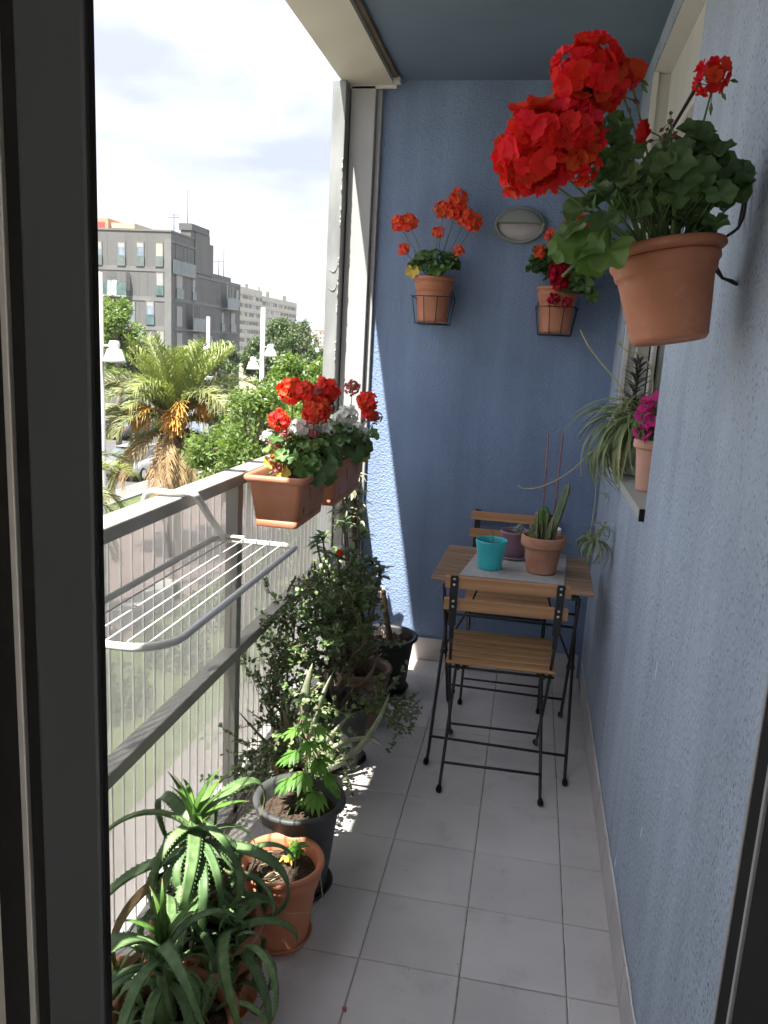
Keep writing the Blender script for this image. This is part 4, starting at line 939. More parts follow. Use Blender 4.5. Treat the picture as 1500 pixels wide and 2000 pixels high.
def head(o, c, R, m, n=24, base=None, stem_r=.0016, fl=.48, squash=.92, stems=None, buds=0, axis=None, full=.9):
    if n > 9: n = int(n * 2.0); fl *= .64
    """round flower head: many florets on short stalks, one sub-part each"""
    c = Vector(c); axis = Vector(axis or (0, 0, 1)).normalized()
    hb = MB(); hb.lathe([(0, -.004), (.004, -.002), (.003, .004), (0, .005)], 6)
    hub = c - axis * R * .55
    q = frame(axis, (0, 1, .01))
    for k in range(n):
        zz = 1 - (k + .5) / n * (1 + full); a = k * 2.39996; rr_ = math.sqrt(max(0, 1 - zz*zz)); d = q.to_3x3() @ Vector((rr_*math.cos(a), rr_*math.sin(a), zz)); d.normalize()
        hb.tube([(0, 0, 0), (c + d * R * .55 * squash) - hub], [.0008, .0006], 3, cap=False)
    for k in range(buds):
        d = (axis * -.5 + rdir()).normalized(); e = d * R * U(.8, 1.15); hb.tube([(0, 0, 0), e * .7, e], [.0008, .0007, .0008], 3, cap=False); hb.tube([e, e + d*.005 + Vector((0,0,-.003)), e + d * .011 + Vector((0, 0, -.007))], [.0012, .0034, .0008], 5)
    ho = hb.build('flower_head', 'stem_g', o, loc=hub)
    for k in range(n):
        zz = 1 - (k + .5) / n * (1 + full); a = k * 2.39996 + U(-.2, .2); rr_ = math.sqrt(max(0, 1 - zz*zz)); d = q.to_3x3() @ Vector((rr_*math.cos(a), rr_*math.sin(a), zz)); d = (d + rdir() * .22).normalized()
        p = c + d * R * squash * (U(.55, .98) if n > 9 else U(.5, .7)) - hub; s_ = R * fl * U(.85, 1.15)
        obj('floret', random.choice(FM[m]), ho, mw=frame((d + rdir() * .3).normalized(), rdir(), p, s_))
    if base is not None and stems is not None:
        bb = Vector(base); mid = bb.lerp(hub, .55) + Vector((U(-.006, .006), U(-.006, .006), .012)); stems.tube(bez(bb, mid, hub, 7), [stem_r * 1.15] * 4 + [stem_r] * 4, 6)
    return ho
def leaf_at(o, p, nrm, fwd, size, m='leaf_ger', base=None, stems=None, r=.0012):
    sd_ = size * U(.9, 1.1); p = Vector(p)
    lf = obj('leaf', random.choice(GL[m]), o, mw=frame(nrm, fwd, p, (sd_, sd_, sd_ * U(.7, 1.3))))
    if base is not None and stems is not None:
        b0 = Vector(base); mid = b0.lerp(p, .5) + Vector((0, 0, .3 * (p - b0).length * .5)); stems.tube(bez(b0, mid, p, 5), r, 5, cap=False)
    return lf
def bush(o, c, rad, n, size, m, stems, base=(0, 0, 0), up=.8, rlo=.35, face=(0, -.3, .2), shell=.5):
    c = Vector(c)
    for k in range(n):
        d = rdir(); 
        if d.z < -.5: d.z *= .3
        q = U(rlo, 1) ** shell; p = c + Vector((d.x * rad[0], d.y * rad[1], d.z * rad[2])) * q
        nrm = (d * .7 + Vector((0, 0, up)) + Vector(face) + rdir() * .45); fwd = d * 1.0 + Vector((0, 0, -.35)) + rdir() * .4
        bb = Vector(base) + Vector((U(-.25, .25) * rad[0], U(-.25, .25) * rad[1], U(0, .25) * max(0, p.z - base[2])))
        leaf_at(o, p, nrm, fwd, size * U(.65, 1.2), m, bb, stems)

# ------------------------------------------------------------------ big geranium on the side wall
t = thing('hanging_geranium', 'large terracotta pot of scarlet red geraniums hung tilted on the right wall', 'potted plant', (0.222, 1.47, 1.535), rot=(math.radians(-4), math.radians(-9.5), 0))
round_pot(t, .100, .160, 'terra', rim=.17, lip=.014, taper=.62, n=56)
st = MB(); Bz = .135
def Lc(p, m_=t): return m_.matrix_world.inverted() @ Vector(p)
bpy.context.view_layer.update()
bush(t, Lc((.195, 1.45, 1.782)), (.112, .085, .078), 66, .027, 'leaf_ger', st, (0, 0, Bz), up=.35, face=(-.35, -.75, .25))
bush(t, Lc((.190, 1.47, 1.715)), (.085, .06, .028), 14, .022, 'leaf_ger', st, (0, 0, Bz), up=.3, face=(-.3, -.8, .2))
for (p, s_) in (((.262, 1.44, 1.80), .040), ((.285, 1.45, 1.775), .036), ((.245, 1.44, 1.822), .028), ((.262, 1.42, 1.725), .021), ((.23, 1.42, 1.79), .030), ((.08, 1.42, 1.815), .024), ((.075, 1.41, 1.795), .024), ((.095, 1.41, 1.835), .022), ((.105, 1.42, 1.80), .028), ((.17, 1.40, 1.79), .032)):
    leaf_at(t, Lc(p), (U(-.4, .2), -1.0, U(.3, .9)), (U(-.4, .6), -.2, U(-.6, .3)), s_, 'leaf_ger', (0, 0, Bz), st)
for (p, s_, n_) in (((.062, 1.40, 1.690), .042, (-.4, -.8, .5)), ((.10, 1.38, 1.674), .036, (-.2, -1, .2)), ((.045, 1.42, 1.712), .030, (-.5, -.6, .8)), ((.088, 1.37, 1.716), .030, (-.2, -.7, .8)), ((.075, 1.41, 1.858), .026, (-.1, -1, .5)), ((.098, 1.41, 1.868), .022, (.3, -1, .2)), ((.06, 1.42, 1.835), .026, (-.5, -1, .2)), ((.12, 1.42, 1.835), .026, (.0, -1, .4)), ((.03, 1.43, 1.685), .030, (-.6, -.8, .2)), ((.075, 1.39, 1.66), .028, (.1, -1, -.1)), ((.055, 1.43, 1.745), .034, (-.4, -.6, .7)), ((.085, 1.42, 1.76), .032, (-.3, -.6, .7))):
    leaf_at(t, Lc(p), n_, (-.5, -.4, -.5), s_, 'leaf_ger_lit' if p[2] < 1.70 else 'leaf_ger', (-.03, -.02, Bz), st, .0016)
st.tube([Lc(p) for p in bez((.15, 1.42, 1.67), (.09, 1.38, 1.70), (.03, 1.40, 1.63), 8)], .0028, 6)
for (c, R, n, bud, ax, bs) in (((.040, 1.38, 1.925), .060, 34, 2, (-.2, -.55, .8), (.0, 0, .14)), ((.078, 1.40, 1.930), .040, 18, 1, (.5, -.4, .8), (.0, 0, .14)),
        ((-.028, 1.37, 1.822), .070, 46, 3, (-.5, -.7, .5), (-.03, 0, .14)), ((.022, 1.36, 1.838), .058, 34, 1, (.1, -.8, .6), (-.02, 0, .14)), ((-.045, 1.37, 1.786), .045, 22, 2, (-.6, -.7, -.1), (-.03, -.01, .14)), ((.04, 1.38, 1.80), .034, 14, 1, (.3, -.9, -.2), (-.02, -.01, .14)),
        ((.232, 1.44, 1.945), .026, 10, 5, (-.2, -.4, .9), (.02, 0, .16)), ((.110, 1.40, 1.940), .020, 5, 3, (.4, -.2, .9), (.0, 0, .14))):
    head(t, Lc(c), R, 'red', n, bs, .0019, .50 if R > .03 else .75, stems=st, buds=bud, axis=ax)
hb = MB(); hb.tube([(0, 0, 0), Lc((.142, 1.40, 1.855)) - Lc((.160, 1.41, 1.850))], .0012, 5); ho = hb.build('flower_head', 'stem_g', t, loc=Lc((.160, 1.41, 1.850)))
for a in (0, 1.2, 2.4): obj('floret', FM['red'][int(a)], ho, mw=frame((-1, -.35, .1), rdir(), Lc((.139, 1.40, 1.855)) - Lc((.160, 1.41, 1.850)) + rdir()*.002, .019))
st.tube([Lc(p) for p in bez((.18, 1.44, 1.72), (.19, 1.42, 1.80), (.160, 1.41, 1.850), 6)], .0015, 5)
for (hub, nb) in (((.098, 1.40, 1.905), 9), ((.175, 1.41, 1.872), 8), ((.168, 1.41, 1.846), 6)):      # bud clusters
    hb = MB(); h0 = Lc(hub)
    for k in range(nb):
        d = (rdir() + Vector((0, -.2, -.2))).normalized() * U(.008, .02); hb.tube([(0, 0, 0), d], .0007, 4, cap=False); hb.tube([d, d * 1.25, d * 1.6], [.0012, .0036, .0006], 6, mi=1)
    hb.build('bud_cluster', ['stem_g', 'bud'], t, loc=h0); st.tube(bez((0.0, 0, Bz), Vector((0.0, 0, Bz)).lerp(h0, .5) + Vector((.01, 0, .02)), h0, 7), .0016, 6)
for k in range(10): a = U(0, 6.28); st.tube(bez((math.cos(a)*.03, math.sin(a)*.03, .125), (math.cos(a)*.05, math.sin(a)*.05, .18), (math.cos(a)*.07, math.sin(a)*.06, .24), 6), .0034, 6)
st.build('stems', 'stem_g', t)
# wire bracket holding it
t = thing('pot_bracket', 'black wire bracket on the right wall holding the big geranium pot', 'bracket', (XW, 1.545, 1.76))
b = MB(); x = -.004
b.tube([(x, -.010, .068), (x, .004, .072), (x, .012, .066), (x - .004, .010, -.02), (x - .012, .0, -.030), (x - .042, -.02, -.052), (x - .052, -.03, -.070), (x - .050, -.012, -.085), (x - .020, .01, -.108), (x, .012, -.112)], .0026, 7)
b.tube([(x, -.010, .068), (x - .006, -.024, -.012), (x - .014, -.034, -.030), (x - .045, -.045, -.055), (x - .050, -.05, -.085), (x - .03, -.04, -.112), (x - .004, -.035, -.122), (x, .012, -.112)], .0026, 7)
b.build('wire', 'black_wire', t)

# ------------------------------------------------------------------ two small pots on the end wall
def wall_pot(x, z, lab, spec):
    h = .192; t = thing('wall_geranium', lab, 'potted plant', (x, YB - .105, z), 'geraniums hung on the end wall')
    round_pot(t, .092, h, 'terra', rim=.15, lip=.011, taper=.70)
    st = MB(); spec(t, st, h); st.build('stems', 'stem_g', t); return t
def spec1(t, st, h):
    bs = (0, 0, h * .85)
    bush(t, (.01, -.02, h + .06), (.10, .07, .055), 54, .030, 'leaf_ger', st, bs, face=(-.2, -.4, .3))
    leaf_at(t, (-.088, -.055, h + .02), (-.3, -1, .2), (0, -.3, -1), .034, 'leaf_yellow', bs, st)
    leaf_at(t, (.015, -.085, h + .03), (-.1, -1, .4), (.2, -.4, -.8), .034, 'leaf_ger_lit', bs, st); leaf_at(t, (.045, -.08, h + .045), (.2, -1, .5), (.5, -.4, -.8), .030, 'leaf_ger_lit', bs, st)
    for (p, R, n) in (((-.158, -.05, .405), .040, 20), ((-.115, -.05, .412), .040, 20), ((-.132, -.06, .300), .030, 14), ((.010, -.06, .372), .030, 14), ((.02, -.03, .468), .040, 20), ((.085, -.03, .508), .046, 24), ((.075, -.05, .455), .036, 18), ((.125, -.06, .440), .042, 22), ((.158, -.05, .418), .042, 22), ((.105, -.06, .300), .028, 12)):
        head(t, p, R, 'orange', n, bs, .0018, .50, stems=st, axis=(p[0]*.6, -.6, .9))
def spec2(t, st, h):
    bs = (0, 0, h * .85)
    bush(t, (.01, -.02, h + .09), (.135, .08, .095), 66, .034, 'leaf_ger', st, bs, face=(-.2, -.4, .3))
    bush(t, (.06, -.04, h + .01), (.07, .06, .05), 14, .034, 'leaf_ger', st, bs)
    for p in ((.135, -.07, .16), (.10, -.09, .20), (.05, -.09, .24), (.10, -.09, .27)): leaf_at(t, p, (U(-.4, .4), -1, .3), (.4, -.3, -.8), .036, 'leaf_ger_lit', bs, st)
    for (p, R, n, m) in (((.055, -.05, .425), .066, 36, 'orange'), ((.10, -.06, .42), .035, 14, 'orange'), ((-.055, -.08, .39), .030, 12, 'orange'), ((-.092, -.08, .325), .030, 14, 'orange'), ((.175, -.06, .405), .022, 8, 'orange'),
            ((.00, -.085, .245), .050, 34, 'crimson'), ((.0, -.085, .21), .040, 20, 'crimson'), ((-.018, -.095, .135), .030, 12, 'crimson'), ((.04, -.10, .125), .026, 10, 'crimson')):
        head(t, p, R, m, n, bs, .0018, .50, stems=st, axis=(p[0]*.6, -.7, .7))
wall_pot(-.470, 1.622, 'small terracotta pot with orange geraniums on the blue end wall left of the lamp', spec1)
wall_pot(.066, 1.600, 'small terracotta pot with orange and crimson geraniums on the end wall right of the lamp', spec2)
def holder(x, z, lab):
    t = thing('wire_holder', lab, 'pot holder', (x, YB - .105, z), 'wire holders on the end wall')
    b = MB(); zr = .106; rr_ = .088; k = .070
    ring = [(-rr_, .10, zr), (-rr_, -.055, zr), (-rr_ + .03, -rr_, zr), (rr_ - .03, -rr_, zr), (rr_, -.055, zr), (rr_, .10, zr)]
    b.tube(ring, .0021, 6); b.build('ring', 'black_wire', t)
    b = MB(); b.tube([(-k, .10, -.008), (-k, -.05, -.008), (-k + .025, -k, -.008), (k - .025, -k, -.008), (k, -.05, -.008), (k, .10, -.008), (-k, .10, -.008)], .0021, 6)
    b.tube([(-k, 0, -.008), (k, 0, -.008)], .0021, 6); b.build('base_ring', 'black_wire', t)
    for (xa, ya, xb, yb) in ((-.03, -rr_, -.024, -k), (.03, -rr_, .024, -k), (-rr_, -.03, -k, -.03), (rr_, -.03, k, -.03), (-rr_, .09, -k, .09), (rr_, .09, k, .09)):
        b = MB(); b.tube([(xa, ya, zr), (xb, yb, -.008)], .0021, 6); b.build('upright_wire', 'black_wire', t)
    b = MB(); b.tube([(-rr_, .10, zr), (-rr_ * .8, .1025, zr + .04), (rr_ * .8, .1025, zr + .04), (rr_, .10, zr)], .0021, 6); b.build('wall_hook', 'black_wire', t)
holder(-.470, 1.622, 'black wire holder round the pot left of the lamp'); holder(.066, 1.600, 'black wire holder round the pot right of the lamp')

# ------------------------------------------------------------------ oval bulkhead lamp
t = thing('wall_lamp', 'grey oval bulkhead lamp with an eyelid cover on the end wall', 'lamp', (-.122, YB, 2.054), rot=(PI/2, 0, 0))
A, Bv = .112, .078
b = MB(); b.lathe([(1.0, 0), (1.0, .014), (.985, .022), (.93, .028), (.86, .028), (.84, .022), (.84, .008)], 56, sx=A, sy=Bv); b.build('housing', 'lamp_grey', t)
b = MB(); rings = []
for k in range(9):
    q = k / 8; rings.append([(A * .86 * math.cos(a), .004 / 1 + Bv * .88 * math.sin(a) * (1 - q) if False else .006 + (Bv * .86 * math.sin(a) - .006) * (1 - q * .0) if q == 0 else .006 + (Bv * .86 * math.sin(a) - .006) * math.cos(q * PI / 2), .026 + .034 * math.sin(q * PI / 2) * (math.sin(a) ** .5 if math.sin(a) > 0 else 0)) for a in np.linspace(.06, PI - .06, 25)])
vs = [p for r in rings for p in r]; b.add(vs, [(i*25+j, i*25+j+1, (i+1)*25+j+1, (i+1)*25+j) for i in range(8) for j in range(24)], 0, True); b.build('eyelid', 'lamp_grey', t)
b = MB(); b.lathe([(0, .032), (.4, .030), (.7, .024), (.86, .014)], 40, sx=A, sy=Bv); b.build('diffuser', 'lamp_glass', t)
b = MB(); b.box(-A*.86, A*.86, .004, .013, .022, .034); b.build('crossbar', 'lamp_grey', t, .002)
for sx in (-1, 1): MB().lathe([(0, .031), (.004, .030), (.005, .026)], 10).build('screw', 'bolt', t, loc=(sx * A * .92, .004, 0))

# ------------------------------------------------------------------ planter boxes on the railing
def rrect(hx, hy, r, z, n=5):
    o = []
    for (cx, cy, a0) in ((hx - r, hy - r, 0), (-hx + r, hy - r, PI/2), (-hx + r, -hy + r, PI), (hx - r, -hy + r, 1.5*PI)):
        for i in range(n + 1): a = a0 + PI/2 * i / n; o.append((cx + r*math.cos(a), cy + r*math.sin(a), z))
    return o
def planter(x, y0, y1, lab, W=.190, H=.152):
    hy = (y1 - y0) / 2; t = thing('planter_box', lab, 'planter', (x, (y0 + y1)/2, 1.127 - H), 'terracotta planters hung on the railing')
    hx = W / 2; b = MB()
    secs = [(hx - .034, hy - .030, .012, 0), (hx - .033, hy - .029, .012, .002), (hx - .032, hy - .028, .013, .020), (hx - .0345, hy - .0305, .013, .0205), (hx - .034, hy - .030, .013, .0235), (hx - .0315, hy - .0275, .013, .024), (hx - .016, hy - .014, .016, H - .024), (hx - .013, hy - .011, .018, H - .020), (hx - .003, hy - .003, .02, H - .018), (hx, hy, .022, H - .012), (hx, hy, .022, H - .005), (hx - .004, hy - .004, .02, H), (hx - .010, hy - .010, .018, H), (hx - .016, hy - .016, .016, H - .006), (hx - .020, hy - .018, .014, H - .05)]
    b.loft([rrect(*s_) for s_ in secs], cap0=True); p = b.build('box', 'terra', t)
    b = MB(); b.loft([rrect(hx - .017, hy - .016, .015, H - .028 ), rrect(.01, .01, .004, H - .020)], cap1=True); b.build('soil', 'soil', t)
    # moulded diagonal ribs and an overflow slot on the long side
    for y in (-hy*.35, hy*.35):
        m = MB(); m.tube([(hx - .0175, y, H - .04), (hx - .024, y + .035, H - .085)], .0016, 5); m.build('moulded_rib', 'terra', p)
    m = MB(); m.add([(hx - .0262, -hy + .075, .062), (hx - .0285, -hy + .082, .032), (hx - .0285, -hy + .090, .032), (hx - .0262, -hy + .086, .062)], [(0, 1, 2, 3)]); m.build('overflow_slot', 'pot_black', p)
    return t, H
t, H_ = planter(-.697, 2.13, 2.47, 'near terracotta planter with red and white geraniums hung on the rail')
st = MB(); y0 = 2.30
def LP(p): return (p[0] + .697, p[1] - 2.30, p[2] - (1.127 - H_))
for k in range(3): bush(t, LP((-.665, 2.24 + k * .09, 1.185)), (.085, .07, .06), 34, .024, 'leaf_ger_lit', st, LP((-.69, 2.24 + k*.09, 1.10)), face=(.1, -.5, .4))
bush(t, LP((-.62, 2.36, 1.165)), (.05, .09, .05), 22, .030, 'leaf_ger', st, LP((-.65, 2.36, 1.1)), face=(.5, -.5, .3))
for p in ((-.60, 2.22, 1.125), (-.59, 2.30, 1.120), (-.585, 2.27, 1.155), (-.60, 2.34, 1.17), (-.63, 2.2, 1.15)): leaf_at(t, LP(p), (.6, -.8, .3), (.4, -.3, -.8), .034, 'leaf_ger' if p[0] > -.605 else 'leaf_ger_lit', LP((-.66, p[1] + .04, 1.10)), st)
for (p, R, n, m) in (((-.705, 2.30, 1.362), .042, 30, 'scarlet'), ((-.665, 2.30, 1.360), .036, 22, 'scarlet'), ((-.718, 2.24, 1.278), .034, 24, 'scarlet'), ((-.625, 2.30, 1.306), .044, 34, 'scarlet'), ((-.636, 2.44, 1.357), .046, 30, 'scarlet'), ((-.628, 2.43, 1.31), .030, 18, 'faded'), ((-.664, 2.40, 1.352), .030, 14, 'faded'),
        ((-.700, 2.23, 1.24), .020, 12, 'faded'), ((-.705, 2.21, 1.195), .018, 10, 'faded'), ((-.72, 2.2, 1.165), .016, 8, 'scarlet'), ((-.71, 2.2, 1.14), .016, 8, 'faded'), ((-.640, 2.30, 1.228), .028, 18, 'faded'), ((-.73, 2.24, 1.215), .02, 8, 'faded'),
        ((-.672, 2.30, 1.247), .040, 20, 'white_petal'), ((-.640, 2.36, 1.262), .036, 18, 'white_petal'), ((-.695, 2.30, 1.232), .030, 14, 'white_petal'), ((-.755, 2.25, 1.225), .024, 10, 'white_petal'), ((-.635, 2.36, 1.232), .022, 8, 'white_petal')):
    head(t, LP(p), R, m, n, LP((-.68, p[1] + .02, 1.10)), .0017, .48, stems=st, axis=(.1, -.6, .8), buds=1)
for p in ((-.715, 2.215, 1.18), (-.735, 2.22, 1.16), (-.69, 2.2, 1.13)): leaf_at(t, LP(p), (.1, -1, .4), (.3, -.5, -.6), .022, 'leaf_yellow', LP((-.70, 2.24, 1.10)), st)
st.build('stems', 'stem_g', t)
t, H_ = planter(-.682, 2.505, 2.955, 'far terracotta planter with red and white geraniums beside the white column')
st = MB()
def LP(p): return (p[0] + .682, p[1] - 2.73, p[2] - (1.127 - H_))
for k in range(4): bush(t, LP((-.655, 2.58 + k * .10, 1.185)), (.085, .07, .07), 30, .026, 'leaf_ger_lit' if k % 2 else 'leaf_ger', st, LP((-.68, 2.58 + k*.1, 1.10)), face=(.1, -.5, .4))
for p in ((-.585, 2.66, 1.14), (-.58, 2.78, 1.15), (-.60, 2.72, 1.165), (-.59, 2.84, 1.15)): leaf_at(t, LP(p), (.6, -.8, .3), (.4, -.3, -.8), .034, 'leaf_ger', LP((-.64, p[1] + .04, 1.10)), st)
leaf_at(t, LP((-.58, 2.80, 1.118)), (.5, -.9, .1), (.2, -.2, -1), .022, 'leaf_yellow', LP((-.63, 2.8, 1.1)), st)
for (p, R, n, m) in (((-.598, 2.90, 1.300), .042, 28, 'scarlet'), ((-.588, 2.90, 1.256), .032, 18, 'scarlet'), ((-.565, 2.92, 1.245), .026, 14, 'faded'), ((-.655, 2.90, 1.352), .032, 14, 'faded'), ((-.690, 2.62, 1.345), .028, 16, 'scarlet'),
        ((-.622, 2.62, 1.246), .040, 20, 'white_petal'), ((-.605, 2.62, 1.268), .040, 20, 'white_petal'), ((-.635, 2.82, 1.20), .030, 16, 'white_petal'), ((-.600, 2.76, 1.205), .040, 20, 'white_petal'), ((-.66, 2.58, 1.23), .030, 14, 'white_petal')):
    head(t, LP(p), R, m, n, LP((-.66, p[1] + .02, 1.10)), .0017, .48, stems=st, axis=(.1, -.6, .8), buds=1)
st.build('stems', 'stem_g', t)
for (x, y, lab) in ((-.697, 2.20, 'bent wire hanger of the near planter, over the rail'), (-.697, 2.40, 'bent wire hanger at the far end of the near planter'), (-.682, 2.60, 'bent wire hanger at the near end of the far planter'), (-.682, 2.86, 'bent wire hanger of the far planter by the column')):
    o = thing('planter_hanger', lab, 'hanger', (-.845, y, 1.12), 'wire hangers of the planters'); b = MB()
    d = x + .845
    for yy in (0, .018):
        b.tube([(-.038, yy, -.05), (-.036, yy, .0035), (.038, yy, .0035), (.042, yy, -.02), (d - .086, yy, -.028), (d - .067, yy, -.13), (d + .05, yy, -.150)], .0022, 6)
    b.build('wire', 'black_wire', o)

# ================================================================== TABLE AND CHAIRS
def slat(o, x0, x1, y0, y1, z0, z1, m, name='slat', bev=.0025):
    """one plank in its own object so that the grain runs with it"""
    hx, hy, hz = (x1-x0)/2, (y1-y0)/2, (z1-z0)/2
    key = ('slat', round(hx, 4), round(hy, 4), round(hz, 4), m)
    if key not in cache:
        b = MB(); c = bev; rings = []
        for (dx, z) in ((c, -hz), (0, -hz + c), (0, hz - c), (c, hz)): rings.append([(-hx+dx, -hy+dx, z), (hx-dx, -hy+dx, z), (hx-dx, hy-dx, z), (-hx+dx, hy-dx, z)])
        b.loft(rings, smooth=False, cap0=True, cap1=True); cache[key] = b.mesh(name, m)
    return obj(name, cache[key], o, loc=((x0+x1)/2, (y0+y1)/2, (z0+z1)/2))
def foot(o, p, d):
    b = MB(); p = Vector(p); d = Vector(d).normalized()
    b.tube([p + Vector((0, 0, .013)), p + d*.012 + Vector((0, 0, .010)), p + d * .024 + Vector((0, 0, .009)), p + d * .033 + Vector((0, 0, .010))], [.0075, .0105, .0105, .006], 10)
    return b.build('foot_cap', 'rubber', o)
def leg_path(a, b_, d, ins=.05):
    """steel rod from a down to the floor at b_, ending in a small toe bent along d"""
    a = Vector(a); q = Vector(b_); d = Vector(d).normalized(); u = (a - q).normalized()
    return [a, q + u * ins, q + u * .028 + d * .002, q + u * .014 + d * .010 + Vector((0, 0, .0)), q + d * .024 + Vector((0, 0, .009))]
TY = 3.005
t = thing('folding_table', 'small slatted wooden folding table on black metal legs against the end of the balcony', 'table', (-.012, TY, 0), rz=math.radians(-1.2))
for k in range(9):
    y = -.262 + k * .0590; slat(t, -.285, .285, y, y + .0460, .694, .704, 'slat_grey')
for x in (-.225, .225):
    b = MB(); b.box(x - .012, x + .012, -.245, .245, .668, .6855); b.build('top_bearer', 'black_metal', t, .002)
for s_ in (-1, 1):
    x = .252 * s_
    b = MB(); b.tube(leg_path((x, .215, .668), (x, -.268, 0), (0, -1, 0)), .0062, 8); b.build('leg', 'black_metal', t)
    foot(t, (x, -.285, 0), (0, -1, 0))
    x2 = .240 * s_
    b = MB(); b.tube(leg_path((x2, -.215, .668), (x2, .235, 0), (0, 1, 0)), .0062, 8); b.build('leg', 'black_metal', t)
    foot(t, (x2, .245, 0), (0, 1, 0))
    b = MB(); b.lathe([(0, -.016), (.008, -.016), (.009, -.012), (.009, .012), (.008, .016), (0, .016)], 12); r0 = b.build('pivot', 'black_metal', t, loc=(.246 * s_, -.005, .330)); r0.rotation_euler = (0, PI/2, 0)
    b = MB(); b.tube([(x2 - .004*s_, -.06, .38), (x2 - .08 * s_, .02, .52), (x2 - .13 * s_, .09, .667)], .0042, 7); b.build('brace', 'black_metal', t)
for (y, z, xx) in ((-.248, .085, .252), (.150, .127, .240), (.1, .51, .252), (-.12, .53, .240)):
    b = MB(); b.tube([(-xx, y, z), (xx, y, z)], .0052, 8); b.build('crossbar', 'black_metal', t)
o = tag(MB().loft([[(-.187,-.198,0),(.188,-.193,0),(.214,.262,0),(-.136,.262,0)],[(-.187,-.198,.0032),(.188,-.193,.0032),(.214,.262,.0032),(-.136,.262,.0032)]], smooth=False, cap0=True, cap1=True).build('table_runner', 'mat_grey', None, .001, loc=(-.02, TY, .7046)), 'light grey rectangular runner lying across the slatted table top', 'table mat')

def chair(loc, rz, lab):
    t = thing('folding_chair', lab, 'chair', loc, 'slatted folding chairs at the table', rz)
    # faces +y; its back is at -y
    for k in range(6):
        y = -.165 + k * .0585; slat(t, -.187, .187, y, y + .0415, .444, .453, 'slat')
    for (z, y) in ((.735, -.225), (.655, -.212)):
        s_ = slat(t, -.203, .203, -.0085, .0085, -.0205, .0205, 'slat'); s_.location = (0, y, z + .0205); s_.rotation_euler = (math.radians(9), 0, 0)
    for s_ in (-1, 1):
        x = .172 * s_
        b = MB(); b.bar((x, -.2435, .782), (x, -.212, .60), .026, .0035, (0, 1, 0)); b.bar((x, -.212, .60), (x, -.190, .545), .016, .0045, (0, 1, 0)); up = b.build('upright', 'black_metal', t, .001)
        for z in (.770, .750, .690, .670):
            y = -.2455 + (.782 - z) * .175
            MB().lathe([(0, .0036), (.0035, .003), (.0046, .0006), (.0046, 0)], 10).build('bolt', 'bolt', up, loc=(x, y, z)).rotation_euler = (PI/2 + math.radians(9), 0, 0)
        b = MB(); b.tube([(x, -.191, .548), (x, -.170, .50), (x, -.135, .43)] + leg_path((x, -.09, .36), (x - .004*s_, .175, 0), (0, 1, 0))[0:], .0058, 8); b.build('leg', 'black_metal', t); foot(t, (x - .004*s_, .182, 0), (0, 1, 0))
        x3 = .158 * s_
        b = MB(); b.tube([(x3, .13, .425)] + leg_path((x3, .10, .37), (.174 * s_, -.212, 0), (0, -1, 0)), .0058, 8); b.build('leg', 'black_metal', t); foot(t, (.174 * s_, -.222, 0), (0, -1, 0))
        b = MB(); b.box(x3 - .012 * s_ - .008, x3 - .012*s_ + .008, -.17, .185, .425, .4365); b.build('seat_bearer', 'black_metal', t, .001)
        MB().lathe([(0, -.012), (.007, -.012), (.007, .012), (0, .012)], 10).build('pivot', 'black_metal', t, loc=(.166 * s_, .02, .262)).rotation_euler = (0, PI/2, 0)
    for (y, z, xx) in ((-.170, .075, .172), (.118, .085, .169), (-.150, .428, .185), (.09, .38, .158)):
        b = MB(); b.tube([(-xx, y, z), (xx, y, z)], .005, 8); b.build('crossbar', 'black_metal', t)
    return t
chair((-.034, 2.775, 0), math.radians(1.5), 'slatted wooden folding chair nearest the lens, its back turned to it')
chair((-.03, 3.46, 0), math.radians(180.5), 'slatted wooden folding chair facing the lens behind the table')

# ================================================================== POTS ON THE TABLE
ZT = .7080
t = thing('potted_seedling', 'turquoise pot with a tiny seedling at the front of the table', 'potted plant', (-.104, 2.935, ZT))
b = MB(); b.lathe([(0, 0), (.040, 0), (.0435, .002), (.0455, .015), (.0475, .040), (.0535, .075), (.0585, .100), (.0592, .108), (.0585, .112), (.0565, .112), (.055, .106), (.050, .07), (.047, .05)], 48); b.build('pot', 'turq', t)
soil_disc(t, .052, .092, c=(0, 0, 0), bumpy=.003, crumbs=14)
st = MB(); st.tube([(.004, 0, .09), (.006, .002, .12), (.004, 0, .148)], [.0016, .0014, .001], 5); st.tube([(-.008, .01, .09), (-.012, .01, .118)], .001, 5); st.build('stem', 'stem_g', t)
def blade_into(b, p, d, l_, w_, droop=.2, mi=0, fold=.15, n=5):
    """slender leaf: folded along the midrib, bending down"""
    p = Vector(p); d = Vector(d).normalized(); sd_ = d.cross(Vector((0, 0, 1)))
    if sd_.length < .05: sd_ = Vector((1, 0, 0))
    sd_.normalize(); up = sd_.cross(d); vs = []; q = p.copy(); dd = d.copy()
    for i in range(n + 1):
        f = i / n; ww = w_ * .5 * (math.sin(PI * (.10 + .9 * f)) ** .8 if f < 1 else .02)
        vs += [q - sd_ * ww + up * ww * fold, q, q + sd_ * ww + up * ww * fold]
        q = q + dd * l_ / n; dd = (dd + Vector((0, 0, -droop / n * (1 + f)))).normalized(); up = sd_.cross(dd)
    fs = []
    for i in range(n): fs += [(i*3, i*3+1, (i+1)*3+1, (i+1)*3), (i*3+1, i*3+2, (i+1)*3+2, (i+1)*3+1)]
    b.add(vs, fs, mi, True)
for k in range(6):
    b = MB(); a = k * 2.1; blade_into(b, (0, 0, 0), (math.cos(a), math.sin(a), .5), .022, .007, .5); b.build('leaf', 'sap', t, loc=(.004, 0, .140 - .006 * (k % 3)))

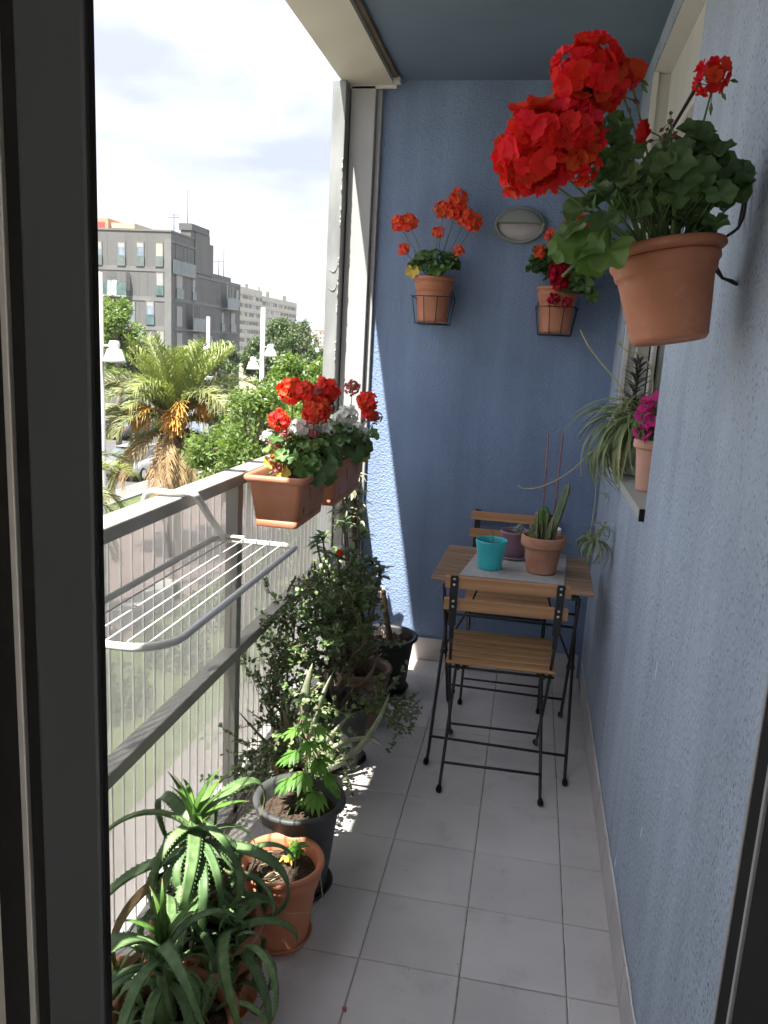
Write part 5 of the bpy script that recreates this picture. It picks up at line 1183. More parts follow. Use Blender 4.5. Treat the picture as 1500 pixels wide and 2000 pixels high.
t = thing('potted_succulent', 'mauve pot with a pale succulent on a clear saucer', 'potted plant', (-.022, 3.135, ZT))
saucer(t, .062, 'clear', .012)
b = MB(); b.lathe([(0, .005), (.038, .005), (.042, .007), (.050, .05), (.0565, .100), (.0585, .102), (.0590, .110), (.0575, .1125), (.055, .110), (.052, .09), (.048, .06)], 48); b.build('pot', 'mauve', t)
soil_disc(t, .052, .096, bumpy=.003, crumbs=14)
for k in range(26):
    a = k * 2.4; e = .25 + 1.2 * k / 26; l_ = .034 - .0008 * k; b = MB()
    d = Vector((math.cos(a)*math.cos(e), math.sin(a)*math.cos(e), math.sin(e))); b.tube([Vector((0, 0, 0)), d*l_*.4, d*l_*.75, d*l_*.97], [.005, .0075, .0055, .001], 7, flat=.55); b.build('leaf', 'cactus_pale', t, loc=(.016, -.01, .100 + .0012 * k))

t = thing('potted_cactus', 'weathered terracotta pot with ribbed cactus columns and two thin canes', 'potted plant', (.086, 2.955, ZT))
round_pot(t, .082, .142, 'terra_clay', rim=.27, lip=.008, taper=.66, steps=False, soilm='soil')
b = MB(); b.lathe([(.0745, .1005), (.0815, .1025), (.0830, .108), (.0830, .136), (.0805, .1415)], 44); b.build('rim', 'terra_clay', t)
def column(o, pts, r, ribs=3, m='cactus', prickly=True):
    P = spline(pts, 5); n = ribs * 4; b = MB(); rings = []; k = len(P)
    for i, p in enumerate(P):
        tdir = (P[min(i+1, k-1)] - P[max(i-1, 0)]).normalized(); u = tdir.orthogonal().normalized() if i == 0 else (u - tdir * u.dot(tdir)).normalized(); v = tdir.cross(u)
        f = i / (k - 1); rr_ = r * (.75 + .35 * math.sin(PI * min(1, f * 1.1)) ) * (1 if f < .9 else max(.12, (1 - f) / .1)); rr_ *= 1 + .06 * math.sin(i * 2.2)
        ring = []
        for j in range(n):
            a = 2*PI*j/n; ring.append(p + (u*math.cos(a) + v*math.sin(a)) * rr_ * (.58 + .62 * abs(math.cos(a * ribs / 2)) ** 1.6))
        rings.append(ring)
    b.loft(rings, cap0=True, cap1=True); c_ = b.build('cactus_column', m, o)
    if prickly:
        e = MB()
        for q in range(ribs):
            j = q * 4
            e.tube([rg_[j] * 1.0 for rg_ in rings], .0022, 4)
        e.build('corky_edge', 'cactus_rib', c_)
    return c_
column(t, [(.022, -.01, .10), (.036, -.005, .18), (.060, .0, .28), (.072, .002, .345)], .0122)
for (x, y, h_, dx) in ((-.03, -.02, .235, -.002), (-.012, -.012, .195, .0), (.012, -.03, .205, .012), (-.026, -.035, .160, -.004), (.0, .012, .225, .008), (-.038, -.012, .18, -.012)):
    column(t, [(x, y, .11), (x + dx*.5, y, .11 + (h_-.11)*.5), (x + dx, y, h_)], .0076)
column(t, [(-.004, .03, .11), (.0, .03, .19), (-.01, .028, .245)], .022, 4, 'sap', False)
for (x, y, x2, y2, h_) in ((-.012, .035, -.018, .05, .515), (.026, .03, .034, .045, .515)):
    b = MB(); b.tube([(x, y, .10), ((x + x2)/2 + .002, y, .3), (x2, y2, h_)], .0036, 6); b.build('cane', 'stick', t)

t = thing('striped_pot', 'white pot with pink bands at the back of the table', 'potted plant', (.102, 3.215, ZT))
pr = [(0, 0), (.040, 0), (.0435, .002)] + [(.044 + .0125 * i / 11, .004 + .108 * i / 11) for i in range(12)] + [(.0575, .115), (.056, .1165), (.0535, .114), (.049, .09)]
b = MB(); b.lathe(pr, 44, mis=[0, 0, 0] + [(1 if (i % 2) else 0) for i in range(12)] + [0, 0, 0, 0]); b.build('pot', ['whiteglaze', 'pinkpot'], t)
soil_disc(t, .050, .098, bumpy=.003, crumbs=10)
for k in range(7):
    b = MB(); a = k * 2.4; blade_into(b, (0, 0, 0), (math.cos(a), math.sin(a), 1.1), .05, .018, .9); b.build('leaf', 'sap', t, loc=(-.01, 0, .098))

# ================================================================== ON THE WINDOW SILL
t = thing('pink_flower_pot', 'pale terracotta pot with magenta flowers at the near end of the window sill', 'potted plant', (.383, 2.63, ZS))
round_pot(t, .056, .165, 'terra_pink', rim=.17, lip=.007, taper=.62, steps=False)
b = MB(); b.lathe([(.050, .136), (.0555, .138), (.057, .142), (.057, .160), (.055, .1648)], 40); b.build('rim', 'terra_pink', t)
st = MB()
bush(t, (-.01, -.01, .215), (.06, .06, .05), 26, .019, 'leaf_ger_lit', st, (0, 0, .14), face=(-.5, -.4, .2))
for (p, R) in (((-.035, -.045, .272), .024), ((-.005, -.05, .290), .025), ((-.045, -.05, .248), .022), ((-.012, -.055, .216), .026), ((-.040, -.05, .190), .026)):
    head(t, p, R, 'pink_petal', 4, (0, 0, .14), .0016, .8, stems=st, axis=(-.6, -.7, .3))
st.build('stems', 'stem_g', t)

t = thing('spider_plant', 'pale grey pot of striped spider plant spilling over the window sill', 'potted plant', (.385, 2.98, ZS))
round_pot(t, .055, .15, 'palegrey', rim=.12, lip=.006, taper=.72)
def spider_blade(seed, L_, e0, curl, w_=.011):
    rg = random.Random(seed); b = MB(); p = Vector((0, 0, 0)); th = e0; n = 12; vs = []
    for i in range(n + 1):
        f = i / n; ww = w_ * .5 * min(1, .45 + 1.5 * f) * (1 - f ** 3.5) + .0003; up = Vector((0, -math.sin(th), math.cos(th)))
        vs += [p + Vector((-ww, 0, 0)) + up * ww * .5, p, p + Vector((ww, 0, 0)) + up * ww * .5]
        p = p + Vector((.04 * math.sin(f * 3 + seed), math.cos(th), math.sin(th))) * L_ / n; th -= curl / n * (1.5 - f)
    fs = []
    for i in range(n): fs += [(i*3, i*3+1, i*3+4, i*3+3), (i*3+1, i*3+2, i*3+5, i*3+4)]
    b.add(vs, fs, 0, True); return b.mesh('leaf', 'spider')
SB = [spider_blade(s_, 1.0, 1.25 - .14 * s_, 2.2 + .22 * s_, .036 + .003 * (s_ % 3)) for s_ in range(7)]
rg = random.Random(5)
for k in range(150):
    az = rg.gauss(PI * .60, .85) if k % 5 else rg.uniform(0, 2*PI)
    L_ = rg.uniform(.20, .40); sc = L_
    if -.2 < math.sin(az - PI/2) and math.cos(az - PI) < -.35: L_ *= .5; sc = L_
    o = obj('leaf', SB[rg.randrange(7)], t, loc=(rg.uniform(-.03, .03), rg.uniform(-.03, .03), .135 + rg.uniform(0, .02)))
    o.rotation_euler = (rg.uniform(-.35, .35), rg.uniform(-.3, .3), az - 0.0); o.scale = (rg.uniform(.26, .42), sc, sc)
r_m = MB(); r_m.tube(spline([(-.02, -.02, .15), (-.08, -.05, .30), (-.16, -.06, .39), (-.21, -.07, .445), (-.245, -.08, .500)], 5), [.0026] * 20 + [.0018], 5)
for (q, d) in (((-.225, -.075, .468), (-.3, 0, .5)), ((-.20, -.07, .435), (-.5, 0, .2)), ((-.245, -.08, .50), (.2, 0, 1)), ((-.215, -.07, .455), (.4, 0, .7))):
    blade_into(r_m, q, d, .032, .006)
r_m.tube(spline([(.0, -.02, .15), (.02, -.06, .32), (-.02, -.08, .42), (-.08, -.09, .435), (-.115, -.09, .46)], 5), .0024, 5)
for d in ((-.5, 0, .6), (.3, 0, .8), (-.8, 0, .2), (-.2, -.5, .3)): blade_into(r_m, (-.105, -.09, .452), d, .035, .007)
r_m.tube(spline([(-.03, -.03, .14), (-.14, -.07, .10), (-.24, -.09, .0), (-.33, -.1, -.055), (-.39, -.1, -.065), (-.41, -.1, -.055)], 5), .0022, 5)
for (q, d) in (((-.29, -.10, -.03), (-.6, 0, .5)), ((-.29, -.10, -.03), (.1, 0, .7)), ((-.40, -.1, -.06), (-.5, 0, .6)), ((-.36, -.1, -.06), (-.2, 0, .6))): blade_into(r_m, q, d, .026, .006)
r_m.tube(spline([(-.02, -.05, .14), (-.13, -.08, .10), (-.135, -.09, -.10), (-.14, -.09, -.22), (-.135, -.09, -.26)], 5), .0018, 5)
r_m.build('runners', 'runner', t)
rg = random.Random(9)      # plantlets: one in the air among the leaves, one hanging lower by the wall
for (c, n_, L0, cu) in (((-.13, -.09, .07), 22, .08, 1.2), ((-.125, -.075, -.245), 46, .125, 1.8), ((-.095, -.075, -.195), 20, .07, 1.2), ((-.10, -.06, -.07), 9, .04, 1.2)):
    for k in range(n_):
        o = obj('plantlet_leaf', SB[rg.randrange(7)], t, loc=c); o.rotation_euler = (rg.uniform(-.9, .6), rg.uniform(-.5, .5), rg.uniform(0, 6.28)); s_ = L0 * rg.uniform(.7, 1.3); o.scale = (s_ * 1.5, s_, s_)

t = thing('spiky_plant', 'upright plant of dark narrow leaves in an orange pot at the far sill end', 'potted plant', (.385, 3.22, ZS))
round_pot(t, .055, .12, 'terra_orange', rim=.15, lip=.008)
b = MB(); b.tube([(0, 0, .10), (-.005, .0, .24), (.0, .0, .41)], [.009, .008, .005], 7); b.build('stem', 'bark', t)
for k in range(120):
    f = k / 120; a = k * 2.4; z = .16 + .25 * f; b = MB() if k < 6 else None
    if k < 6: blade_into(b, (0, 0, 0), (0, 1, .25 + .08 * k), 1.0, .13, .5 - .05 * k); cache['spk%d' % k] = b.mesh('leaf', 'spiky')
    s_ = (.12 - .055 * f) * U(.8, 1.1); o = obj('leaf', cache['spk%d' % random.randrange(min(k + 1, 6))], t, loc=(0, 0, z)); o.rotation_euler = (U(-.2, .4), 0, a); o.scale = (s_, s_, s_)

# ================================================================== PLANTS ALONG THE RAILING
# --- aloes at the near end
def aloe_mesh(m, seed, L_=1.0, w0=.105, e0=1.1, curl=2.4, late=1.0, teeth=True, n=18, thick=.38, twist=.0):
    rg = random.Random(seed); p = Vector((0, 0, 0)); th = e0; rings = []; tp = []; side = rg.uniform(-1, 1)
    for i in range(n + 1):
        f = i / n; w = w0 * .5 * (1 - f ** 1.5) ** .9 * (1.0 - .25 * (1 - f) ** 6) + .0015
        tg = Vector((0, math.cos(th), math.sin(th))); up = Vector((0, -math.sin(th), math.cos(th)))
        sx = Vector((1, 0, 0)); tw = twist * f; sx2 = sx * math.cos(tw) + up * math.sin(tw); up2 = up * math.cos(tw) - sx * math.sin(tw)
        h = w * thick * (1.15 - .5 * f)
        ring = [p - sx2*w, p - sx2*w*.55 - up2*h*.15 , p - up2*h*.35, p + sx2*w*.55 - up2*h*.15, p + sx2*w, p + sx2*w*.6 - up2*h*1.0, p - up2*h*1.35, p - sx2*w*.6 - up2*h*1.0]
        rings.append([x.copy() for x in ring]); tp.append((ring[0].copy(), ring[4].copy(), sx2.copy(), tg.copy(), w))
        p = p + (tg + sx * side * .12 * f) * L_ / n; th -= curl / n * ((1 - f) + late * 2 * f * f + .25)
    b = MB(); b.loft(rings[:-2], cap0=True); b.loft(rings[-3:], mi=1, cap1=True)
    if teeth:
        for i in range(1, n):
            for s_, idx in ((-1, 0), (1, 1)):
                for u in (0, .5):
                    a0 = tp[i][idx].lerp(tp[i+1][idx], u); w = tp[i][4]; q = max(.016, w * .46)
                    b.add([a0 - tp[i][3]*q*.35, a0 + tp[i][3]*q*.35, a0 + tp[i][2]*s_*q*.55 + tp[i][3]*q*.25, a0 - Vector((0, 0, q*.2))], [(0, 1, 2), (0, 2, 3), (1, 3, 2)], 0, False)
    return b.mesh('leaf', [m, 'dry_tip'])
MT['dry_tip'] = mat('dried_leaf_tip', (0.22, 0.13, 0.06), c2=(0.13, 0.12, 0.045), rough=.8, vscale=40)
AL = {}
for k in range(4):
    AL['t%d' % k] = aloe_mesh('aloe_tip', k, 1.0, .20, 1.35 - .07*k, .6 + .2*k, .5)
    AL['m%d' % k] = aloe_mesh('aloe', 10+k, 1.0, .112, .95 - .06*k, 2.4 + .3*k, 1.0, twist=.3 * (k - 1.5))
    AL['d%d' % k] = aloe_mesh('aloe', 20+k, 1.0, .112, .30 - .1*k, 1.9 + .25*k, .8, twist=.35 * (1.5 - k))
    AL['x%d' % k] = aloe_mesh('dry_tip', 40+k, 1.0, .075, .2 - .2*k, 2.2, 1.3, teeth=False, twist=.9)
    AL['c%d' % k] = aloe_mesh('aloe', 30+k, 1.0, .088, .75 - .1*k, 3.4 + .35*k, 1.3, twist=.5 * (k - 1.5))
def rosette(o, c, n, L0, tilt=(0, 0), lit=True, sd_=1, spread=1.0):
    rg = random.Random(sd_)
    for k in range(n):
        f = k / (n - 1); az = k * 2.39996 + rg.uniform(-.25, .25)
        kind = ('t' if f > .78 else ('m' if f > .52 else ('x' if f < .08 else rg.choice('dmccc'))))
        L_ = L0 * (.45 if kind == 't' else rg.uniform(.70, 1.30)) * (1.15 - .35 * f)
        if kind == 't' and not lit: kind = 'm'; L_ *= .8
        l_ = obj('leaf', AL[kind + str(rg.randrange(4))], o, loc=(c[0] + rg.uniform(-.006, .006), c[1] + rg.uniform(-.006, .006), c[2] + (-.11 + .13 * f) * spread))
        l_.rotation_euler = (tilt[0] + rg.uniform(-.32, .30), tilt[1] + rg.uniform(-.3, .3), az); l_.scale = (L_ * rg.uniform(.68, .95), L_, L_)
t = thing('aloe', 'taller spiny aloe with arching leaves in a terracotta pot beside the mesh railing', 'potted plant', (-.62, 1.50, 0))
round_pot(t, .128, .215, 'terra', rim=.15, lip=.013, taper=.7); saucer(t, .115, 'terra_orange', .02)
b = MB(); b.tube(spline([(-.02, 0, .18), (-.03, .01, .27), (-.035, .01, .36), (-.036, .01, .46)], 4), [.016, .017, .018, .020, .021, .021, .02, .02, .02, .02, .018, .016, .012], 9); b.build('stem', 'aloe', t)
rosette(t, (-.036, .01, .445), 40, .345, sd_=3)
b = MB(); b.tube([(.04, -.05, .18), (.075, -.06, .245)], [.014, .010], 8); b.build('stem', 'aloe', t)
rosette(t, (.075, -.05, .27), 20, .30, lit=False, sd_=5, tilt=(.0, .15))
rosette(t, (-.09, -.05, .28), 14, .26, lit=False, sd_=15)
rosette(t, (.03, .03, .33), 14, .30, lit=False, sd_=25, tilt=(0, .1))
rosette(t, (.10, -.09, .235), 11, .26, lit=False, sd_=35)
t = thing('aloe', 'shorter spiny aloe in a terracotta pot at the lower left corner', 'potted plant', (-.585, 1.245, 0))
round_pot(t, .128, .205, 'terra', rim=.15, lip=.013, taper=.7); saucer(t, .115, 'terra_orange', .02)
b = MB(); b.tube(spline([(-.02, .0, .17), (-.022, .02, .25), (-.03, .02, .33)], 4), [.017, .018, .019, .020, .020, .019, .017, .015, .012], 9); b.build('stem', 'aloe', t)
rosette(t, (-.03, .02, .335), 30, .30, sd_=8)
rosette(t, (.05, .06, .235), 9, .20, lit=False, sd_=9)
rosette(t, (-.06, -.08, .225), 12, .22, lit=False, sd_=12)
# bright shoot between them
t2 = thing('flower_pot', 'plain terracotta pot half hidden behind the aloe leaves', 'pot', (-.75, 1.33, 0))
round_pot(t2, .085, .16, 'terra_orange', rim=.16, lip=.009); saucer(t2, .075, 'terra_orange', .016)
bb = MB(); bb.tube([(0, 0, .12), (.0, 0, .17)], [.012, .01], 7); bb.build('stem', 'aloe', t2); rosette(t2, (0, 0, .19), 13, .19, sd_=22)

# --- orange pot with saucer and seedling
def palm_leaf(o, p, d, size, n=5, m='sap', droop=.35, st=None, base=None, w=.24, up=.15):
    """palmate leaf: slender toothed leaflets fanning from one point"""
    d = Vector(d).normalized(); sd_ = d.cross(Vector((0, 0, 1)))
    if sd_.length < .1: sd_ = Vector((1, 0, 0))
    sd_.normalize(); b = MB()
    for k in range(n):
        a = (k - (n-1)/2) * (1.9 / max(1, n-1)); v = d * math.cos(a) + sd_ * math.sin(a); v.z += up * U(-.6, 1)
        blade_into(b, (0, 0, 0), v, size * (1 - .35 * abs(a)) * U(.9, 1.1), size * w, droop * U(.7, 1.3), n=6)
    l_ = b.build('leaf', m, o, loc=p)
    if st is not None: st.tube(bez(base, Vector(base).lerp(Vector(p), .6) + Vector((0, 0, .006)), p, 4), .0011, 4, cap=False)
    return l_
t = thing('seedling_pot', 'orange plastic pot on a saucer with a small pale seedling', 'potted plant', (-.522, 1.735, 0))
saucer(t, .083, 'terra_orange', .020)
round_pot(t, .110, .222, 'terra_orange', rim=.12, lip=.012, taper=.66, steps=True, c=(0, 0, .004))
st = MB(); st.tube([(.03, .02, .19), (.035, .03, .225), (.03, .035, .248)], [.0016, .0014, .001], 5)
for k in range(8):
    a = k * 2.4; palm_leaf(t, (.03, .033, .245 - .004 * k), (math.cos(a), math.sin(a), .25), .034, 5, 'sap', st=st, base=(.033, .03, .22 - .004*k))
for k in range(5): a = k * 1.3; palm_leaf(t, (.012 + U(-.01, .01), .02, .215), (math.cos(a), math.sin(a), -.2), .026, 3, 'leaf_yellow', .8)
st.build('stem', 'stem_g', t)
b = MB(); b.tube([(.107, -.02, .215), (.118, -.03, .16), (.105, -.06, .135), (.05, -.10, .15), (.0, -.112, .20)], .0012, 5); b.build('string', 'runner', t)
b = MB()
for k in range(30): a = U(0, 6.28); q = U(.0, .08); blade_into(b, (-.02 + q*math.cos(a)*.8, q*math.sin(a), .192), (U(-1, 1), U(-1, 1), .5), U(.012, .03), .003, .3)
b.build('dry_litter', 'runner', t, kind='stuff')

# --- anthracite pot with soil and the bright young plant
t = thing('young_plant_pot', 'dark grey plastic pot of bare soil with one bright green young plant', 'potted plant', (-.535, 1.935, 0))
saucer(t, .10, 'pot_grey', .022)
round_pot(t, .128, .275, 'pot_grey', rim=.11, lip=.016, taper=.62, c=(0, 0, .004), steps=False)
st = MB(); P = spline([(.02, -.01, .225), (.022, .0, .32), (.012, .01, .41), (.018, .012, .50)], 5); st.tube(P, [.0034 - .0016 * i / 15 for i in range(len(P))], 6)
st.tube(bez((-.012, -.05, .27), (-.02, -.055, .245), (-.022, -.06, .225), 4), .0012, 4)
rg = random.Random(4)
for k in range(22):
    f = k / 21; z = .295 + .205 * f; a = k * 2.4 + .5; r_l = .055 * (1 - .55 * f); c = P[min(15, int((z - .225) / .275 * 15))]
    p = (c.x + math.cos(a) * r_l, c.y + math.sin(a) * r_l, z + .012)
    palm_leaf(t, p, (math.cos(a), math.sin(a), -.1 - .6 * (1 - f)), (.082 - .034 * f) * rg.uniform(.85, 1.1), 7 if f < .7 else 5, 'sap', .55, st, (c.x, c.y, z), .20)
for k in range(5): a = k * 1.3; palm_leaf(t, (.02 + .012 * math.cos(a), .012 * math.sin(a), .262 + .003*k), (math.cos(a), math.sin(a), -.9), .04, 3, 'leaf_ger_lit', .5)
st.build('stem', 'stem_g', t)

# --- grey-green aloe in a small terracotta pot behind it
t = thing('aloe_vera', 'grey green aloe with long pointed leaves in a small orange pot behind the dark pot', 'potted plant', (-.655, 2.37, 0))
round_pot(t, .105, .15, 'terra_orange', rim=.16, lip=.010); saucer(t, .092, 'terra_orange', .018)
def big_leaf(tip, base, w, m, bend=(0, 0, 0), name='leaf'):
    a = Vector(base); e = Vector(tip); mid = a.lerp(e, .5) + Vector(bend); P = bez(a, mid, e, 14); b = MB(); rings = []; ax = Vector((0, 0, 1))
    for i, p in enumerate(P):
        f = i / 14; tg = (P[min(i+1, 14)] - P[max(i-1, 0)]).normalized(); out = Vector((e.x - a.x, e.y - a.y - .05, 0)); out = (out - tg * out.dot(tg)); out = out.normalized() if out.length > 1e-4 else tg.orthogonal().normalized(); s_ = tg.cross(out).normalized()
        ww = w * .70 * (1 - f ** 1.6) ** .85 + .0008; h = ww * .45
        rings.append([p - s_*ww, p - s_*ww*.5 - out*h*-.25, p + out*h*-.2, p + s_*ww*.5 + out*h*.25, p + s_*ww, p + s_*ww*.6 + out*h, p + out*h*1.3, p - s_*ww*.6 + out*h])
    b.loft(rings, cap0=True, cap1=True)
    for i in range(1, 14):
        for q, sg in ((0, -1), (4, 1)):
            c = Vector(rings[i][q]); d = (Vector(rings[i][q]) - P[i]).normalized(); tg = (P[i+1] - P[i]).normalized() if i < 14 else tg
            b.add([c - tg*.002, c + tg*.002, c + d*.003 + tg*.0012, c - d * .001], [(0,1,2),(0,2,3),(1,3,2)])
    return b.build(name, m, t)
def tl(p): return (p[0] + .655, p[1] - 2.37, p[2])
for (tip, w, m, bd) in (((-.760, 2.37, .500), .036, 'aloevera', (.03, 0, 0)), ((-.612, 2.31, .510), .046, 'aloevera', (-.03, 0, 0)), ((-.552, 2.36, .475), .044, 'aloevera', (-.03, 0, .0)), ((-.345, 2.22, .485), .048, 'aloevera', (.06, 0, -.10)), ((-.360, 2.25, .290), .044, 'aloevera', (.02, 0, .14)), ((-.850, 2.26, .350), .034, 'aloe', (.05, 0, -.05)),
        ((-.69, 2.27, .36), .040, 'aloevera_dry', (.0, 0, 0)), ((-.72, 2.26, .30), .018, 'aloevera', (0, 0, 0)), ((-.70, 2.25, .33), .016, 'aloevera', (0, 0, 0)), ((-.58, 2.27, .37), .03, 'aloevera', (0, 0, 0)), ((-.64, 2.27, .34), .03, 'aloevera', (0, 0, 0)), ((-.48, 2.30, .36), .034, 'aloevera', (.02, 0, .04)), ((-.75, 2.40, .38), .03, 'aloevera', (0, 0, 0)), ((-.60, 2.45, .42), .034, 'aloe', (0, 0, 0)), ((-.52, 2.45, .33), .03, 'aloe', (0, 0, .03))):
    e = tl(tip); big_leaf(e, (e[0] * .12, e[1] * .12 - .01, .12), w, m, bd)
for k in range(9): a = U(0, 6.28); big_leaf((math.cos(a) * .09, math.sin(a) * .06 - .03, U(.2, .3)), (math.cos(a) * .03, math.sin(a) * .03, .12), U(.012, .022), 'aloevera', (0, 0, .02))

# --- spreading small leaved succulent bush in a dark pot
def leafy_branches(o, starts, leafm, step=.026, ls=.0165, thin=.0035, seed=1, name='foliage', litm=None):
    rg = random.Random(seed); st = MB(); lf = MB()
    def sprig(p, d, L_, r, depth):
        p = Vector(p); d = Vector(d).normalized(); n = max(3, int(L_ / step)); pts = [p.copy()]; rs = [r]
        for i in range(n):
            d = (d + Vector((rg.uniform(-.22, .22), rg.uniform(-.22, .22), rg.uniform(-.20, .16)))).normalized(); p = p + d * step; pts.append(p.copy()); rs.append(max(.0009, r * (1 - .8 * (i + 1) / n)))
            if p.z < .02 or p.x > (.10 if p.z > .42 else .285) or p.x < -.20 or p.z > .70: break
            if r < .0062:
                for s_ in range(rg.choice((2, 3, 4, 4))):
                    a = rg.uniform(0, 6.28); u = d.orthogonal().normalized(); v = d.cross(u); q = (u*math.cos(a) + v*math.sin(a)) * .85 + d * .5 + Vector((0, 0, .25)); q.normalize()
                    l_ = ls * rg.uniform(.7, 1.3); c = p + d * rg.uniform(-.5, .5) * step; sd_ = q.cross(Vector((rg.uniform(-.5, .5), rg.uniform(-.5, .5), 1))).normalized(); nn = sd_.cross(q)
                    mi = 1 if (litm and rg.random() < .18) else 0
                    lf.add([c, c + q*l_*.35 + sd_*l_*.42 + nn*l_*.08, c + q*l_*.8 + sd_*l_*.36 + nn*l_*.06, c + q*l_*1.05, c + q*l_*.8 - sd_*l_*.36 + nn*l_*.06, c + q*l_*.35 - sd_*l_*.42 + nn*l_*.08, c + q*l_*.5 + nn*l_*.2], [(0,1,6),(1,2,6),(2,3,6),(3,4,6),(4,5,6),(5,0,6)], mi, True)
            if depth > 0 and rg.random() < .46 and i > 0:
                a = rg.uniform(0, 6.28); u = d.orthogonal().normalized(); v = d.cross(u); sprig(p, d * .75 + (u*math.cos(a) + v*math.sin(a)) * .8, L_ * rg.uniform(.35, .65), r * .62, depth - 1)
        st.tube(pts, rs, 5, cap=False)
    for (p, d, L_, r) in starts: sprig(p, d, L_, r, 3)
    st.build('branches', 'bark', o); lf.build(name, [leafm, litm or leafm], o, kind='stuff')
t = thing('succulent_bush', 'branching succulent with tiny round leaves in a dark grey pot by the railing', 'potted plant', (-.590, 2.635, 0))
saucer(t, .105, 'pot_grey', .022)
round_pot(t, .122, .245, 'pot_grey', rim=.11, lip=.013, taper=.72, steps=False)
b = MB(); b.tube(spline([(.0, .0, .19), (-.015, .01, .25), (.02, .03, .33), (.06, .05, .40)], 4), [.019, .018, .016, .015, .014, .013, .012, .012, .011, .010, .01, .009, .008], 8); b.tube(spline([(.0, .0, .2), (-.03, .0, .28), (-.05, .02, .38)], 4), [.014, .013, .012, .012, .011, .01, .009, .008, .007], 8)
b.tube(spline([(.01, .0, .2), (.03, -.01, .26), (.10, .02, .34), (.12, .04, .42)], 4), [.014, .013, .012, .011, .01, .01, .009, .008, .008, .007, .007, .006, .006], 8); b.build('trunk', 'bark', t)
S0 = [((-.05, .02, .38), (-.1, .1, 1), .42, .006), ((-.05, .02, .36), (.15, .2, 1), .40, .006), ((.06, .05, .40), (.0, .2, 1), .34, .006), ((.06, .05, .38), (.25, .2, .9), .28, .006), ((-.02, .02, .30), (-.25, .0, .9), .40, .006), ((.02, .03, .33), (-.15, .3, 1), .42, .006), ((.0, .02, .33), (.0, .0, 1), .48, .006), ((.02, .02, .35), (-.08, -.1, 1), .42, .006), ((-.03, .01, .33), (.1, -.1, 1), .45, .006), ((.0, .03, .36), (-.1, .15, 1), .50, .006), ((.02, .06, .38), (.1, .1, 1), .40, .006),
      ((.10, .02, .33), (1, -.2, .0), .20, .005), ((.08, .02, .29), (1, -.4, -.1), .24, .005), ((.08, -.02, .26), (1, -.7, -.12), .24, .005), ((.03, -.01, .28), (.6, -.5, .35), .18, .005), ((-.05, .0, .3), (-.5, -.3, .7), .28, .005), ((.05, .03, .36), (.5, -.1, .7), .2, .005), ((-.03, 0, .28), (-.6, -.2, .4), .22, .005)]
leafy_branches(t, S0, 'jade', seed=6, litm='jade_lit')
# darker thin branched one against the mesh, in a pot hidden behind the aloe
t = thing('succulent_bush', 'thin dark branched succulent standing against the mesh behind the aloe', 'potted plant', (-.745, 2.56, 0))
round_pot(t, .075, .15, 'terra_brown', rim=.12, lip=.009)
leafy_branches(t, [((.0, -.05, .13), (-.2, -.5, 1), .36, .006), ((.0, -.05, .13), (-.1, -.9, .8), .34, .006), ((.02, -.05, .13), (.0, -.2, 1), .50, .0065), ((-.02, .0, .13), (.1, .1, 1), .52, .0065), ((.0, -.05, .13), (-.1, -1.0, .4), .34, .006), ((.02, -.05, .13), (.1, -.6, .9), .32, .006), ((.0, 0, .13), (.0, -.4, 1), .42, .006)], 'jade', ls=.0145, seed=16)

# --- whorled plant with a small red flower, brown pot
t = thing('crown_of_thorns', 'tall thin stemmed plant with leaf tufts and one red flower in a brown pot', 'potted plant', (-.585, 2.985, 0))
round_pot(t, .125, .235, 'terra_brown', rim=.13, lip=.016, taper=.72)
st = MB(); rg = random.Random(12); WB = []
for k in range(5):
    b = MB(); blade_into(b, (0, 0, 0), (0, 1, .35 - .12*k), 1.0, .34, .35 + .1 * k, n=5); WB.append(b.mesh('leaf', 'whorl'))
def tuft(o, c, n, s_, meshes=WB, up=.3):
    for k in range(n):
        l_ = obj('leaf', rg.choice(meshes), o, loc=(c[0], c[1], c[2] - .03 * rg.random())); l_.rotation_euler = (rg.uniform(-.25, .55) * up / .3, rg.uniform(-.2, .2), k * 2.4 + rg.uniform(-.3, .3)); q = s_ * rg.uniform(.7, 1.15); l_.scale = (q, q, q)
tips = [(.058, -.02, .665), (-.21, .02, .735), (-.17, -.05, .78), (-.11, -.03, .70), (-.06, .0, .72), (-.02, -.04, .685), (.02, .03, .67), (-.12, .10, .80), (-.20, .1, .68), (-.04, .08, .76), (.045, .05, .61), (-.15, .0, .63), (-.09, -.06, .60)]
for (x, y, z) in tips:
    P = spline([(x * .25, y * .3, .2), (x * .6, y * .7, .42), (x, y, z - .02)], 4); st.tube(P, [.0055, .0055, .005, .005, .0045, .0045, .004, .004, .0035], 6)
    tuft(t, (x, y, z), 15, .062)
st.build('stems', 'bark', t)
hb = MB(); hb.tube([(0, 0, 0), (0, -.01, .02)], .001, 4); ho = hb.build('flower_head', 'stem_g', t, loc=(-.09, -.075, .70))
for k in range(4): obj('floret', FM['scarlet'][k], ho, mw=frame((U(-.4, .4), -1, .4), rdir(), (U(-.004, .004), -.012, .02 + U(-.004, .004)), .012))

